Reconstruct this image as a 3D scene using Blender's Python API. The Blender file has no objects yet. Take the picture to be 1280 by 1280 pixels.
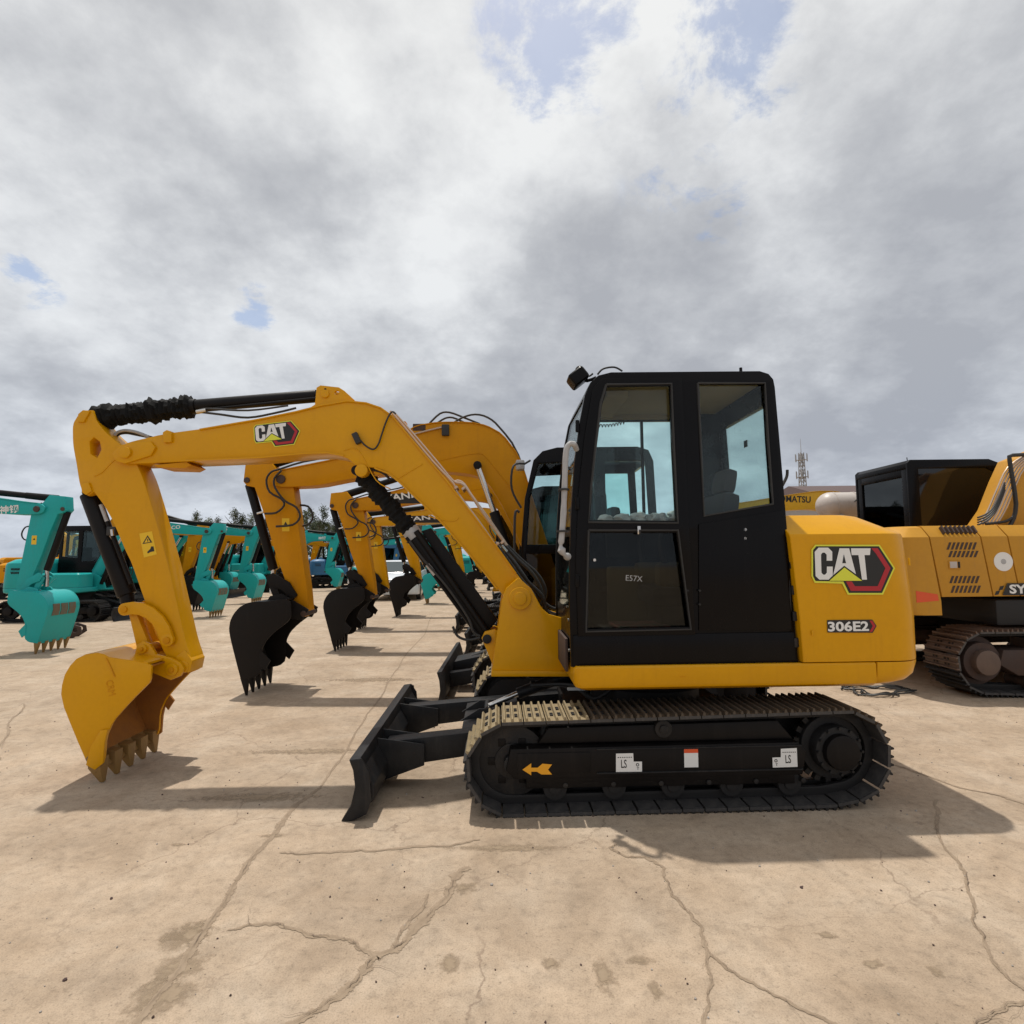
import bpy, bmesh, math, random
from mathutils import Vector, Matrix, noise
random.seed(7)
R = math.radians
PI = math.pi
sc = bpy.context.scene
C = sc.collection

# ------------------------------------------------------------------ camera model
F = 700.0; CAMH = 1.58; ROLL = 0.0105
th = math.atan(55 / F)
f_ = Vector((0, math.cos(th), math.sin(th)))
u0 = Vector((0, -math.sin(th), math.cos(th)))
r0 = Vector((1, 0, 0))
r_ = r0 * math.cos(ROLL) - u0 * math.sin(ROLL)
u_ = u0 * math.cos(ROLL) + r0 * math.sin(ROLL)
CAM = Vector((0, 0, CAMH))

def ray(px, py):
    return f_ + r_ * ((px - 640) / F) + u_ * ((640 - py) / F)

class Frame:
    """a machine's own frame: origin on the ground, heading; at() turns a traced pixel into local x,z on the plane y = yl"""
    def __init__(s, x, y, yaw=0, sc=1):
        s.o = Vector((x, y, 0)); s.yaw = yaw; s.sc = sc
        s.inv = (Matrix.Translation(s.o) @ Matrix.Rotation(yaw, 4, 'Z') @ Matrix.Scale(sc, 4)).inverted()
    def at(s, px, py, yl):
        o = s.inv @ CAM
        d = s.inv.to_3x3() @ ray(px, py)
        p = o + d * ((yl - o.y) / d.y)
        return (p.x, p.z)
    def pts(s, l, yl):
        return [s.at(a, b, yl) for a, b in l]

# ------------------------------------------------------------------ materials
def newmat(name):
    m = bpy.data.materials.new(name); m.use_nodes = True
    nt = m.node_tree
    return m, nt, nt.nodes['Principled BSDF'], nt.nodes['Material Output']

def N(nt, t, **kw):
    n = nt.nodes.new(t)
    for k, v in kw.items(): setattr(n, k, v)
    return n

def ramp(nt, stops, interp='LINEAR'):
    n = nt.nodes.new('ShaderNodeValToRGB'); n.color_ramp.interpolation = interp
    e = n.color_ramp.elements
    while len(e) > 2: e.remove(e[-1])
    for i, (p, c) in enumerate(stops):
        if i < 2: el = e[i]; el.position = p
        else: el = e.new(p)
        el.color = (c, c, c, 1) if isinstance(c, (int, float)) else (*c, 1)
    return n

def paint(name, col, rough=.4, dirt=.25, dirtcol=(.30, .24, .17), bump=.15, metal=0, scale=3.0, coat=0.0, spec=.5):
    m, nt, b, out = newmat(name)
    L = nt.links.new
    tc = N(nt, 'ShaderNodeTexCoord')
    n1 = N(nt, 'ShaderNodeTexNoise'); n1.inputs['Scale'].default_value = scale; n1.inputs['Detail'].default_value = 8; n1.inputs['Roughness'].default_value = .62
    L(tc.outputs['Object'], n1.inputs['Vector'])
    r1 = ramp(nt, [(.45, 0), (.78, 1)])
    L(n1.outputs['Fac'], r1.inputs['Fac'])
    n2 = N(nt, 'ShaderNodeTexNoise'); n2.inputs['Scale'].default_value = scale * 14; n2.inputs['Detail'].default_value = 5
    L(tc.outputs['Object'], n2.inputs['Vector'])
    mul = N(nt, 'ShaderNodeMath', operation='MULTIPLY'); L(r1.outputs['Color'], mul.inputs[0]); mul.inputs[1].default_value = dirt
    mp3 = N(nt, 'ShaderNodeMapping'); mp3.inputs['Scale'].default_value = (9, 9, .9); L(tc.outputs['Object'], mp3.inputs['Vector'])
    n3 = N(nt, 'ShaderNodeTexNoise'); n3.inputs['Scale'].default_value = 1.6; n3.inputs['Detail'].default_value = 6; n3.inputs['Roughness'].default_value = .7; L(mp3.outputs[0], n3.inputs['Vector'])
    r3 = ramp(nt, [(.54, 0), (.74, 1)]); L(n3.outputs['Fac'], r3.inputs['Fac'])
    m3 = N(nt, 'ShaderNodeMath', operation='MULTIPLY_ADD'); L(r3.outputs['Color'], m3.inputs[0]); m3.inputs[1].default_value = dirt * .9; L(mul.outputs[0], m3.inputs[2]); mul = m3; mul.use_clamp = True
    mx = N(nt, 'ShaderNodeMix', data_type='RGBA'); L(mul.outputs[0], mx.inputs['Factor'])
    mx.inputs['A'].default_value = (*col, 1); mx.inputs['B'].default_value = (*dirtcol, 1)
    # slight fading of the coat
    hv = N(nt, 'ShaderNodeHueSaturation'); L(mx.outputs['Result'], hv.inputs['Color'])
    mr = N(nt, 'ShaderNodeMapRange'); L(n2.outputs['Fac'], mr.inputs['Value']); mr.inputs['To Min'].default_value = .95; mr.inputs['To Max'].default_value = 1.05
    L(mr.outputs[0], hv.inputs['Value'])
    L(hv.outputs['Color'], b.inputs['Base Color'])
    rr = N(nt, 'ShaderNodeMapRange'); L(n1.outputs['Fac'], rr.inputs['Value']); rr.inputs['To Min'].default_value = max(.05, rough - .12); rr.inputs['To Max'].default_value = min(1, rough + .2)
    L(rr.outputs[0], b.inputs['Roughness'])
    b.inputs['Metallic'].default_value = metal
    b.inputs['Coat Weight'].default_value = coat; b.inputs['Coat Roughness'].default_value = .15
    b.inputs['Specular IOR Level'].default_value = spec
    if bump:
        bp = N(nt, 'ShaderNodeBump'); bp.inputs['Strength'].default_value = bump; bp.inputs['Distance'].default_value = .004
        L(n2.outputs['Fac'], bp.inputs['Height']); L(bp.outputs[0], b.inputs['Normal'])
    return m

def flat(name, col, rough=.5, metal=0, spec=.5):
    m, nt, b, out = newmat(name)
    b.inputs['Base Color'].default_value = (*col, 1); b.inputs['Roughness'].default_value = rough; b.inputs['Metallic'].default_value = metal
    b.inputs['Specular IOR Level'].default_value = spec
    return m

def glass(name, tint, refl=.6, rough=.02):
    m, nt, b, out = newmat(name)
    nt.nodes.remove(b)
    t = N(nt, 'ShaderNodeBsdfTransparent'); t.inputs['Color'].default_value = (*tint, 1)
    g = N(nt, 'ShaderNodeBsdfGlossy'); g.inputs['Roughness'].default_value = rough; g.inputs['Color'].default_value = (.9, .95, .95, 1)
    fr = N(nt, 'ShaderNodeFresnel'); fr.inputs['IOR'].default_value = 1.45
    mu = N(nt, 'ShaderNodeMath', operation='MULTIPLY'); nt.links.new(fr.outputs[0], mu.inputs[0]); mu.inputs[1].default_value = refl
    mx = N(nt, 'ShaderNodeMixShader'); nt.links.new(mu.outputs[0], mx.inputs[0]); nt.links.new(t.outputs[0], mx.inputs[1]); nt.links.new(g.outputs[0], mx.inputs[2])
    nt.links.new(mx.outputs[0], out.inputs['Surface'])
    return m

M = {}
M['yellow'] = paint('yellow paint', (.67, .322, .001), .34, .22, (.44, .18, .006), .05, scale=2.2, spec=.12, coat=.28)
M['orange'] = paint('aged yellow paint', (.61, .262, .003), .46, .3, (.36, .14, .015), .06, scale=3, spec=.10, coat=.10)
M['yellow_light'] = paint('light yellow paint', (.66, .38, .02), .45, .2, (.4, .25, .08), .12, scale=3, spec=.3)
M['amber'] = paint('amber panel paint', (.54, .27, .032), .46, .3, (.34, .18, .06), .06, scale=2, spec=.2)
M['bucket_in'] = paint('worn bucket inside', (.36, .14, .02), .6, .5, (.16, .07, .03), .4, scale=5)
M['tooth'] = paint('worn tooth steel', (.27, .155, .045), .55, .4, (.20, .12, .07), .3, scale=9)
M['teal'] = paint('teal paint', (.016, .375, .365), .40, .22, (.05, .24, .23), .08, scale=2.5, spec=.15, coat=.15)
M['teal_dark'] = paint('deep teal paint', (.022, .27, .26), .45, .2, (.10, .25, .22), .1, scale=3)
M['blue'] = paint('blue paint', (.03, .14, .30), .45, .2, (.10, .18, .25), .1, scale=3)
M['black'] = paint('black frame paint', (.006, .005, .005), .42, .16, (.045, .036, .03), .15, scale=4, spec=.18)
M['cabblack'] = paint('cab black paint', (.0035, .003, .0035), .22, .12, (.018, .015, .013), .03, scale=2.5, spec=.14)
M['bladeblack'] = paint('blade paint', (.012, .0125, .014), .42, .3, (.07, .062, .055), .3, scale=6, spec=.25)
M['rubber'] = flat('hose rubber', (.022, .021, .020), .55)
M['sheath'] = paint('pleated rubber sheath', (.007, .007, .007), .75, .1, (.03, .03, .03), .3, spec=.2)
M['shoeedge'] = paint('worn shoe edge', (.042, .040, .040), .45, .6, (.13, .115, .10), .3, scale=11)
M['wearplate'] = paint('worn wear plate', (.14, .10, .06), .6, .6, (.03, .22, .21), .3, scale=9)
M['bucketblack'] = paint('bucket black', (.009, .0075, .007), .55, .15, (.035, .03, .026), .2, scale=5, spec=.2)
M['shoe'] = paint('track shoe steel', (.016, .015, .015), .5, .3, (.10, .08, .06), .35, scale=8, spec=.3)
M['shoeshade'] = paint('shaded dusty shoe', (.085, .064, .045), .5, .6, (.03, .025, .02), .4, scale=12, spec=.3)  # dusty shoe with the shade under the house put into its colour
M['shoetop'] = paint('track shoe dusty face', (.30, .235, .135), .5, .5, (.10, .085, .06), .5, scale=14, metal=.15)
M['shoerust'] = paint('rusty track shoe', (.125, .08, .058), .55, .5, (.08, .055, .045), .4, scale=8)
M['steel'] = flat('bright steel', (.62, .60, .57), .25, 1)
M['pipe'] = paint('pale steel pipe', (.55, .42, .32), .3, .3, (.4, .25, .15), .1, metal=.5)
M['wrap'] = paint('plastic wrapped rail', (.42, .42, .42), .3, .4, (.22, .22, .22), .8, scale=14)
M['dark'] = flat('dark steel', (.012, .011, .011), .7)
M['white'] = flat('white vinyl', (.78, .78, .76), .5)
M['lime'] = flat('lime vinyl', (.72, .74, .05), .5)
M['red'] = flat('red vinyl', (.42, .012, .022), .45)
M['redlens'] = flat('orange red paint', (.72, .09, .02), .4)
M['blackvinyl'] = flat('black vinyl', (.010, .010, .010), .45)
M['arrow'] = flat('amber vinyl', (.80, .36, .01), .5)
M['sticker'] = flat('yellow warning vinyl', (.80, .50, .01), .45)
M['glass'] = glass('cab glass', (.95, .99, .985), .55)
M['glassdoor'] = glass('dark door glass', (.52, .51, .49), .6)
M['glassrear'] = glass('teal cab glass', (.86, .985, .975), .4)
M['glassfar'] = flat('far cab glass', (.03, .05, .055), .1, 0, .8)
M['screen'] = glass('dark cab glass', (.10, .11, .11), 1.0)
M['glassblack'] = flat('black cab glass', (.006, .006, .007), .06, 0, .5)
M['interior'] = paint('cab lining', (.17, .135, .07), .8, .2, (.10, .08, .05), 0)
M['seat'] = paint('seat cloth', (.03, .03, .032), .85, .1, (.08, .08, .08), .3)
M['plastic'] = paint('crumpled plastic wrap', (.55, .55, .52), .35, .4, (.3, .3, .28), .8, scale=12)
M['rug'] = paint('floor mat print', (.28, .10, .08), .8, .9, (.03, .16, .12), 0, scale=9)
M['carwhite'] = paint('pearl car paint', (.62, .66, .70), .25, .1, (.4, .4, .4), 0, coat=.5)
M['tank'] = paint('pale tank steel', (.52, .47, .43), .4, .5, (.34, .27, .22), .2, scale=2)
M['roof'] = paint('brown sheet roof', (.085, .05, .045), .7, .3, (.12, .08, .07), .2, scale=.3)
M['wall'] = paint('render wall', (.34, .31, .28), .85, .3, (.22, .19, .16), .2, scale=.4)
M['tower'] = paint('galvanised lattice', (.34, .33, .32), .5, .2, (.2, .15, .12), 0, metal=.3)
M['bark'] = paint('bark', (.10, .075, .055), .9, .5, (.05, .04, .03), .5, scale=4)
M['rustiron'] = paint('rusty iron', (.05, .03, .024), .65, .5, (.10, .05, .03), .4, scale=7)

def leafmat(name, c1, c2):
    m, nt, b, out = newmat(name)
    oi = N(nt, 'ShaderNodeObjectInfo'); g = N(nt, 'ShaderNodeNewGeometry')
    r = ramp(nt, [(0, c1), (1, c2)])
    nt.links.new(g.outputs['Random Per Island'], r.inputs['Fac'])
    nt.links.new(r.outputs['Color'], b.inputs['Base Color']); b.inputs['Roughness'].default_value = .6
    return m
M['leaf'] = leafmat('leaf', (.05, .07, .035), (.12, .145, .075))
M['leafdry'] = leafmat('grey leaf', (.07, .075, .05), (.15, .15, .10))

# ------------------------------------------------------------------ mesh builder
class MB:
    def __init__(s): s.bm = bmesh.new(); s.mats = []
    def mi(s, m):
        if m is None: return 0
        if m not in s.mats: s.mats.append(m)
        return s.mats.index(m)
    def _merge(s, bm, m):
        i = s.mi(m)
        for f in bm.faces: f.material_index = i
        me = bpy.data.meshes.new('t'); bm.to_mesh(me); bm.free()
        s.bm.from_mesh(me); bpy.data.meshes.remove(me)
    def _bev(s, bm, w, seg=2, ang=30):
        if w <= 0: return
        bmesh.ops.recalc_face_normals(bm, faces=bm.faces)
        ed = [e for e in bm.edges if len(e.link_faces) == 2 and e.calc_face_angle(0) > R(ang)]
        if ed: bmesh.ops.bevel(bm, geom=ed, offset=w, segments=seg, affect='EDGES', profile=.6, clamp_overlap=True)
    def prism(s, pts, y0, y1, m=None, bevel=0, seg=2):
        bm = bmesh.new()
        a = [bm.verts.new((x, y0, z)) for x, z in pts]; b = [bm.verts.new((x, y1, z)) for x, z in pts]
        n = len(pts)
        bm.faces.new(a); bm.faces.new(b[::-1])
        for i in range(n): bm.faces.new((a[i], b[i], b[(i + 1) % n], a[(i + 1) % n]))
        bmesh.ops.recalc_face_normals(bm, faces=bm.faces)
        s._bev(bm, bevel, seg)
        s._merge(bm, m); return s
    def zprism(s, pts, z0, z1, m=None, bevel=0):
        bm = bmesh.new()
        a = [bm.verts.new((x, y, z0)) for x, y in pts]; b = [bm.verts.new((x, y, z1)) for x, y in pts]
        n = len(pts)
        bm.faces.new(a); bm.faces.new(b[::-1])
        for i in range(n): bm.faces.new((a[i], b[i], b[(i + 1) % n], a[(i + 1) % n]))
        bmesh.ops.recalc_face_normals(bm, faces=bm.faces)
        s._bev(bm, bevel); s._merge(bm, m); return s
    def holed(s, outer, holes, y0, y1, m=None, bevel=.004):
        cu = bpy.data.curves.new('t', 'CURVE'); cu.dimensions = '2D'; cu.fill_mode = 'BOTH'
        for pl in [outer] + holes:
            sp = cu.splines.new('POLY'); sp.points.add(len(pl) - 1)
            for k, (x, z) in enumerate(pl): sp.points[k].co = (x, z, 0, 1)
            sp.use_cyclic_u = True
        cu.extrude = abs(y1 - y0) / 2 - bevel; cu.bevel_depth = bevel; cu.bevel_resolution = 1; cu.offset = -bevel
        me = curve_mesh(cu)
        me.transform(Matrix.Translation((0, (y0 + y1) / 2, 0)) @ Matrix.Rotation(PI / 2, 4, 'X'))
        bm = bmesh.new(); bm.from_mesh(me); bpy.data.meshes.remove(me)
        bmesh.ops.remove_doubles(bm, verts=bm.verts, dist=1e-5)
        s._merge(bm, m); return s
    def box(s, c, d, m=None, bevel=0, rot=None, seg=2):
        bm = bmesh.new(); bmesh.ops.create_cube(bm, size=1)
        bmesh.ops.scale(bm, vec=d, verts=bm.verts)
        s._bev(bm, bevel, seg)
        if rot is not None: bmesh.ops.transform(bm, matrix=rot, verts=bm.verts)
        bmesh.ops.translate(bm, vec=c, verts=bm.verts)
        s._merge(bm, m); return s
    def cyl(s, p0, p1, r0, r1=None, m=None, n=20, bevel=0):
        r1 = r0 if r1 is None else r1
        p0, p1 = Vector(p0), Vector(p1); d = p1 - p0
        bm = bmesh.new()
        bmesh.ops.create_cone(bm, cap_ends=True, segments=n, radius1=max(r0, 1e-4), radius2=max(r1, 1e-4), depth=d.length)
        s._bev(bm, bevel)
        q = Vector((0, 0, 1)).rotation_difference(d.normalized()).to_matrix().to_4x4()
        bmesh.ops.transform(bm, matrix=Matrix.Translation((p0 + p1) / 2) @ q, verts=bm.verts)
        s._merge(bm, m); return s
    def sphere(s, c, r, m=None, seg=12, scale=(1, 1, 1)):
        bm = bmesh.new(); bmesh.ops.create_uvsphere(bm, u_segments=seg, v_segments=seg // 2 + 2, radius=r)
        bmesh.ops.scale(bm, vec=scale, verts=bm.verts); bmesh.ops.translate(bm, vec=c, verts=bm.verts)
        s._merge(bm, m); return s
    def tube(s, pts, r, m=None, n=8, smooth=4, radii=None):
        P = [Vector(p) for p in pts]
        if smooth and len(P) > 2:
            Q = []; RR = []
            for i in range(len(P) - 1):
                a = P[max(i - 1, 0)]; b = P[i]; c = P[i + 1]; d = P[min(i + 2, len(P) - 1)]
                for k in range(smooth):
                    t = k / smooth
                    Q.append(.5 * ((2 * b) + (c - a) * t + (2 * a - 5 * b + 4 * c - d) * t * t + (3 * b - a - 3 * c + d) * t ** 3))
            Q.append(P[-1]); P = Q
        bm = bmesh.new(); rings = []
        up = Vector((0, 1, 0))
        for i, p in enumerate(P):
            t = (P[min(i + 1, len(P) - 1)] - P[max(i - 1, 0)])
            if t.length < 1e-7: t = Vector((1, 0, 0))
            t.normalize()
            a = t.cross(up)
            if a.length < .1: a = t.cross(Vector((1, 0, 0)))
            a.normalize(); b = t.cross(a); rr = radii(i / (len(P) - 1)) if radii else r
            rings.append([bm.verts.new(p + a * math.cos(2 * PI * k / n) * rr + b * math.sin(2 * PI * k / n) * rr) for k in range(n)])
        for A, B in zip(rings, rings[1:]):
            for k in range(n): bm.faces.new((A[k], A[(k + 1) % n], B[(k + 1) % n], B[k]))
        bm.faces.new(rings[0][::-1]); bm.faces.new(rings[-1])
        bmesh.ops.recalc_face_normals(bm, faces=bm.faces)
        s._merge(bm, m); return s
    def loft(s, rings, m=None, bevel=0, cap=True):
        bm = bmesh.new(); RR = [[bm.verts.new(p) for p in r] for r in rings]; n = len(rings[0])
        for A, B in zip(RR, RR[1:]):
            for k in range(n): bm.faces.new((A[k], A[(k + 1) % n], B[(k + 1) % n], B[k]))
        if cap: bm.faces.new(RR[0][::-1]); bm.faces.new(RR[-1])
        bmesh.ops.recalc_face_normals(bm, faces=bm.faces)
        s._bev(bm, bevel); s._merge(bm, m); return s
    def strip(s, pl, t, y0, y1, m=None, bevel=0):
        """curved plate: polyline in x,z with thickness t, extruded in y"""
        n = len(pl); L = []; Rr = []
        for i in range(n):
            a = Vector(pl[max(i - 1, 0)]); b = Vector(pl[min(i + 1, n - 1)]); d = (b - a).normalized(); nn = Vector((-d.y, d.x)) * t / 2
            L.append(tuple(Vector(pl[i]) + nn)); Rr.append(tuple(Vector(pl[i]) - nn))
        return s.prism(L + Rr[::-1], y0, y1, m, bevel)
    def poly(s, pts3, m=None):
        bm = bmesh.new(); bm.faces.new([bm.verts.new(p) for p in pts3]); s._merge(bm, m); return s
    def mesh(s, me, m=None, mat=None):
        if mat is not None: me.transform(mat)
        bm = bmesh.new(); bm.from_mesh(me); bpy.data.meshes.remove(me); s._merge(bm, m); return s
    def build(s, name, m, parent=None, smooth=35, offset=None):
        me = bpy.data.meshes.new(name)
        if offset: bmesh.ops.translate(s.bm, vec=-Vector(offset), verts=s.bm.verts)
        s.bm.to_mesh(me); s.bm.free()
        if s.mats and s.mats != [None]:
            for x in s.mats: me.materials.append(M[x] if x else M[m])
        else: me.materials.append(M[m])
        if smooth:
            me.shade_smooth(); me.set_sharp_from_angle(angle=R(smooth))
        o = bpy.data.objects.new(name, me); C.objects.link(o)
        if parent: o.parent = parent
        if offset: o.location = offset
        return o

def soft(P, k=.18):
    """cut the corners of a closed outline once"""
    out = []
    n = len(P)
    for i in range(n):
        a = Vector(P[i - 1]); b = Vector(P[i]); c = Vector(P[(i + 1) % n])
        d1 = (b - a); d2 = (c - b)
        ang = abs(d1.angle_signed(d2, 0)) if d1.length > 1e-6 and d2.length > 1e-6 else 0
        if ang > R(60) or ang < R(4): out.append(tuple(b))
        else: out += [tuple(b - d1 * k), tuple(b + d2 * k)]
    return out
def curve_mesh(cu):
    ob = bpy.data.objects.new('t', cu); C.objects.link(ob)
    dg = bpy.context.evaluated_depsgraph_get()
    me = bpy.data.meshes.new_from_object(ob.evaluated_get(dg))
    bpy.data.objects.remove(ob); bpy.data.curves.remove(cu)
    return me

def text_mesh(body, w, h, bold=.0, depth=.002):
    """mesh of a word in the x,y plane filling w by h from the origin"""
    cu = bpy.data.curves.new('t', 'FONT'); cu.body = body; cu.extrude = .01; cu.offset = bold; cu.resolution_u = 3
    me = curve_mesh(cu)
    xs = [v.co.x for v in me.vertices]; ys = [v.co.y for v in me.vertices]
    x0, x1, y0, y1 = min(xs), max(xs), min(ys), max(ys)
    me.transform(Matrix.Diagonal((w / (x1 - x0), h / (y1 - y0), depth / .02, 1)) @ Matrix.Translation((-x0, -y0, 0)))
    return me

def side_text(mb, body, x, z, w, h, y, m, bold=.02, ang=0, side=-1, depth=.002):
    """word on a wall facing -y (side=-1) or +y"""
    me = text_mesh(body, w, h, bold, depth)
    mat = Matrix.Translation((x, y, z)) @ Matrix.Rotation(ang, 4, 'Y') @ (Matrix.Identity(4) if side < 0 else Matrix.Rotation(PI, 4, 'Z')) @ Matrix.Rotation(PI / 2, 4, 'X')
    mb.mesh(me, m, mat); return mb

def thing(name, label, cat, loc=(0, 0, 0), rz=0, group=None, scale=1):
    o = bpy.data.objects.new(name, None); C.objects.link(o); o.empty_display_size = .3
    o.location = loc; o.rotation_euler = (0, 0, rz); o.scale = (scale,) * 3
    o['label'] = label; o['category'] = cat
    if group: o['group'] = group
    return o
def tag(o, label, cat, group=None):
    o['label'] = label; o['category'] = cat
    if group: o['group'] = group
    return o
def dup(root, loc, rz, label, group=None, scale=1):
    def cp(o, par):
        c = o.copy(); C.objects.link(c); c.parent = par
        for ch in list(o.children): cp(ch, c)
        return c
    r = cp(root, None); r.location = loc; r.rotation_euler = (0, 0, rz); r['label'] = label; r.scale = (scale,) * 3
    if group: r['group'] = group
    return r

def V3(p, y): return (p[0], y, p[1])

# ------------------------------------------------------------------ shared: emblem with the three white letters
def emblem(mb, mp, d0=0.0):
    """mp(u,v,d): u,v in traced units, d = layer height"""
    def pl(pts, m, d):
        a = [mp(u, v, d * .0012 + d0) for u, v in pts]; mb.poly(a, m)
    pl([(263, 522), (280, 501), (566, 501), (634, 605), (581, 723), (424, 723), (399, 674), (277, 670), (263, 640)], 'lime', 1)
    pl([(270, 525), (284, 508), (562, 508), (626, 605), (576, 715), (429, 715), (405, 664), (281, 662), (270, 640)], 'blackvinyl', 2)
    pl([(527, 516), (556, 516), (613, 605), (570, 706), (437, 706), (415, 664), (441, 664), (455, 685), (556, 685), (590, 605), (548, 540)], 'red', 3)
    pl([(276, 533), (293, 514), (336, 514), (354, 532), (354, 572), (329, 572), (329, 545), (320, 536), (311, 536), (304, 545), (306, 625), (314, 634), (322, 634), (330, 625), (330, 598), (356, 598), (356, 638), (338, 656), (297, 656), (280, 640)], 'white', 4)
    pl([(386, 517), (429, 517), (459, 632), (407, 594), (358, 636)], 'white', 4)
    pl([(405, 543), (415, 583), (398, 583)], 'blackvinyl', 5)
    pl([(437, 517), (524, 517), (521, 547), (497, 547), (508, 656), (486, 656), (470, 547), (440, 547)], 'white', 4)
    pl([(407, 602), (486, 661), (340, 661)], 'lime', 6)

# ------------------------------------------------------------------ crawler track
def hull(P):
    P = sorted(set((round(a, 5), round(b, 5)) for a, b in P))
    def half(Q):
        h = []
        for p in Q:
            while len(h) > 1 and (h[-1][0] - h[-2][0]) * (p[1] - h[-2][1]) - (h[-1][1] - h[-2][1]) * (p[0] - h[-2][0]) <= 0: h.pop()
            h.append(p)
        return h
    a = half(P); b = half(P[::-1])
    return a[:-1] + b[:-1]
def track_path(circles, pitch):
    P = []
    for x, z, r in circles:
        for k in range(48): P.append((x + r * math.cos(2 * PI * k / 48), z + r * math.sin(2 * PI * k / 48)))
    H = hull(P); n = len(H)
    seg = [(Vector(H[(i + 1) % n]) - Vector(H[i])).length for i in range(n)]
    tot = sum(seg); cnt = round(tot / pitch); out = []; step = tot / cnt; i = 0; acc = 0
    for k in range(cnt):
        s = k * step
        while acc + seg[i] < s: acc += seg[i]; i += 1
        t = (s - acc) / seg[i]; a = Vector(H[i]); b = Vector(H[(i + 1) % n]); p = a.lerp(b, t); d = (b - a).normalized()
        out.append((p.x, p.y, d.x, d.y))
    return out, H, step
def inset(H, d):
    n = len(H); out = []
    for i in range(n):
        a = Vector(H[i - 1]); b = Vector(H[(i + 1) % n]); t = (b - a).normalized(); out.append((H[i][0] - t.y * d, H[i][1] + t.x * d))
    return out
def shoe_mesh(mb, step, w, gr=.02, mt='shoe', me='shoe', ribs=3, bolts=True, mat=None):
    sub = MB()
    sub.box((0, 0, .009), (step * .94, w - .012, .018), mt)
    sub.box((0, 0, -.001), (step * .90, w - .02, .004), 'shoeedge')
    for sy in (-1, 1): sub.box((0, sy * (w / 2 - .003), .009), (step * .95, .006, .0185), 'shoeedge')
    for k in range(ribs):
        x = (k - (ribs - 1) / 2) * step * .36 if ribs > 1 else 0
        sub.prism([(x - .010, .0175), (x - .005, .018 + gr), (x + .005, .018 + gr), (x + .010, .0175)], -w / 2, w / 2, mt)
    if bolts:
        for sx in (-1, 1):
            for sy in (-1, 1):
                for q in (0, 1): sub.box((sx * step * .18, sy * (w * .12 + q * w * .09), .0215), (.02, .02, .007), 'dark')
    sub.box((0, .05, -.022), (step * .82, .022, .044), 'shoe'); sub.box((0, -.05, -.022), (step * .82, .022, .044), 'shoe')
    return sub
def frame_mat(px, pz, dx, dz, y):
    # local x -> -tangent, local z -> outward normal (path runs counter-clockwise in x,z)
    t = Vector((dx, 0, dz)); nrm = Vector((dz, 0, -dx)); yy = nrm.cross(t)
    m = Matrix(((t.x, yy.x, nrm.x, px), (t.y, yy.y, nrm.y, y), (t.z, yy.z, nrm.z, pz), (0, 0, 0, 1)))
    return m

# ================================================================== THE MAIN MACHINE
FM = Frame(1.03, 4.55, R(1.5))
G = FM.at
root = thing('excavator', 'nearest yellow excavator with black glazed cab and hexagon emblem on its engine cover and boom', 'excavator',
             (1.03, 4.55, 0), R(1.5), 'yellow excavators parked side by side facing left')

def make_track(parent, cx0, cz0, r0, cx1, cz1, r1, rol, yc, w, pitch, detailed, topx=None, name='track', top='shoe', gr=.02, ribs=3):
    path, H, step = track_path([(cx0, cz0, r0), (cx1, cz1, r1)] + rol, pitch)
    ch = MB()
    lt = None
    if detailed:
        # the link chain, a closed inner band
        L = len(H)
        for off in (-.05, .05):
            ch.holed(H, [inset(H, .055)[::-1]], yc + off - .014, yc + off + .014, 'dark', .002)
        t = ch.build(name, 'dark', parent)
        proto = {}
        for (x, z, dx, dz) in path:
            key = top if (topx is not None and x < topx and z > .30) else ('shoeshade' if topx is not None and z > .42 else 'shoe')  # dusty tan ahead of topx; behind it the top run is coloured as shaded
            if key not in proto:
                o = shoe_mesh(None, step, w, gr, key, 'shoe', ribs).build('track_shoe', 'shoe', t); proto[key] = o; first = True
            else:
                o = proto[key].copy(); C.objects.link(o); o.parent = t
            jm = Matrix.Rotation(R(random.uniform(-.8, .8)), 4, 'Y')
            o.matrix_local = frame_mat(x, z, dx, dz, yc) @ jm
    else:
        for off in (-.05, .05): ch.holed(H, [inset(H, .055)[::-1]], yc + off - .014, yc + off + .014, 'dark', .002)
        for (x, z, dx, dz) in path:
            s = shoe_mesh(None, step, w, gr, top if top != 'shoetop' else 'shoe', 'shoe', ribs, False)
            me = bpy.data.meshes.new('t'); s.bm.to_mesh(me); s.bm.free(); me.transform(frame_mat(x, z, dx, dz, yc))
            # keep both materials of the shoe
            ch.mesh(me, top if top != 'shoetop' else 'shoe')
        t = ch.build(name, 'shoe', parent)
    return t

def wheel(mb, x, z, r, y0, y1, m='black', hub=.45):
    mb.cyl((x, y0, z), (x, y1, z), r, r, m, 28, .008)
    mb.cyl((x, y0 - .012, z), (x, y1 + .012, z), r * hub, r * hub, m, 20, .006)

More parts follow.
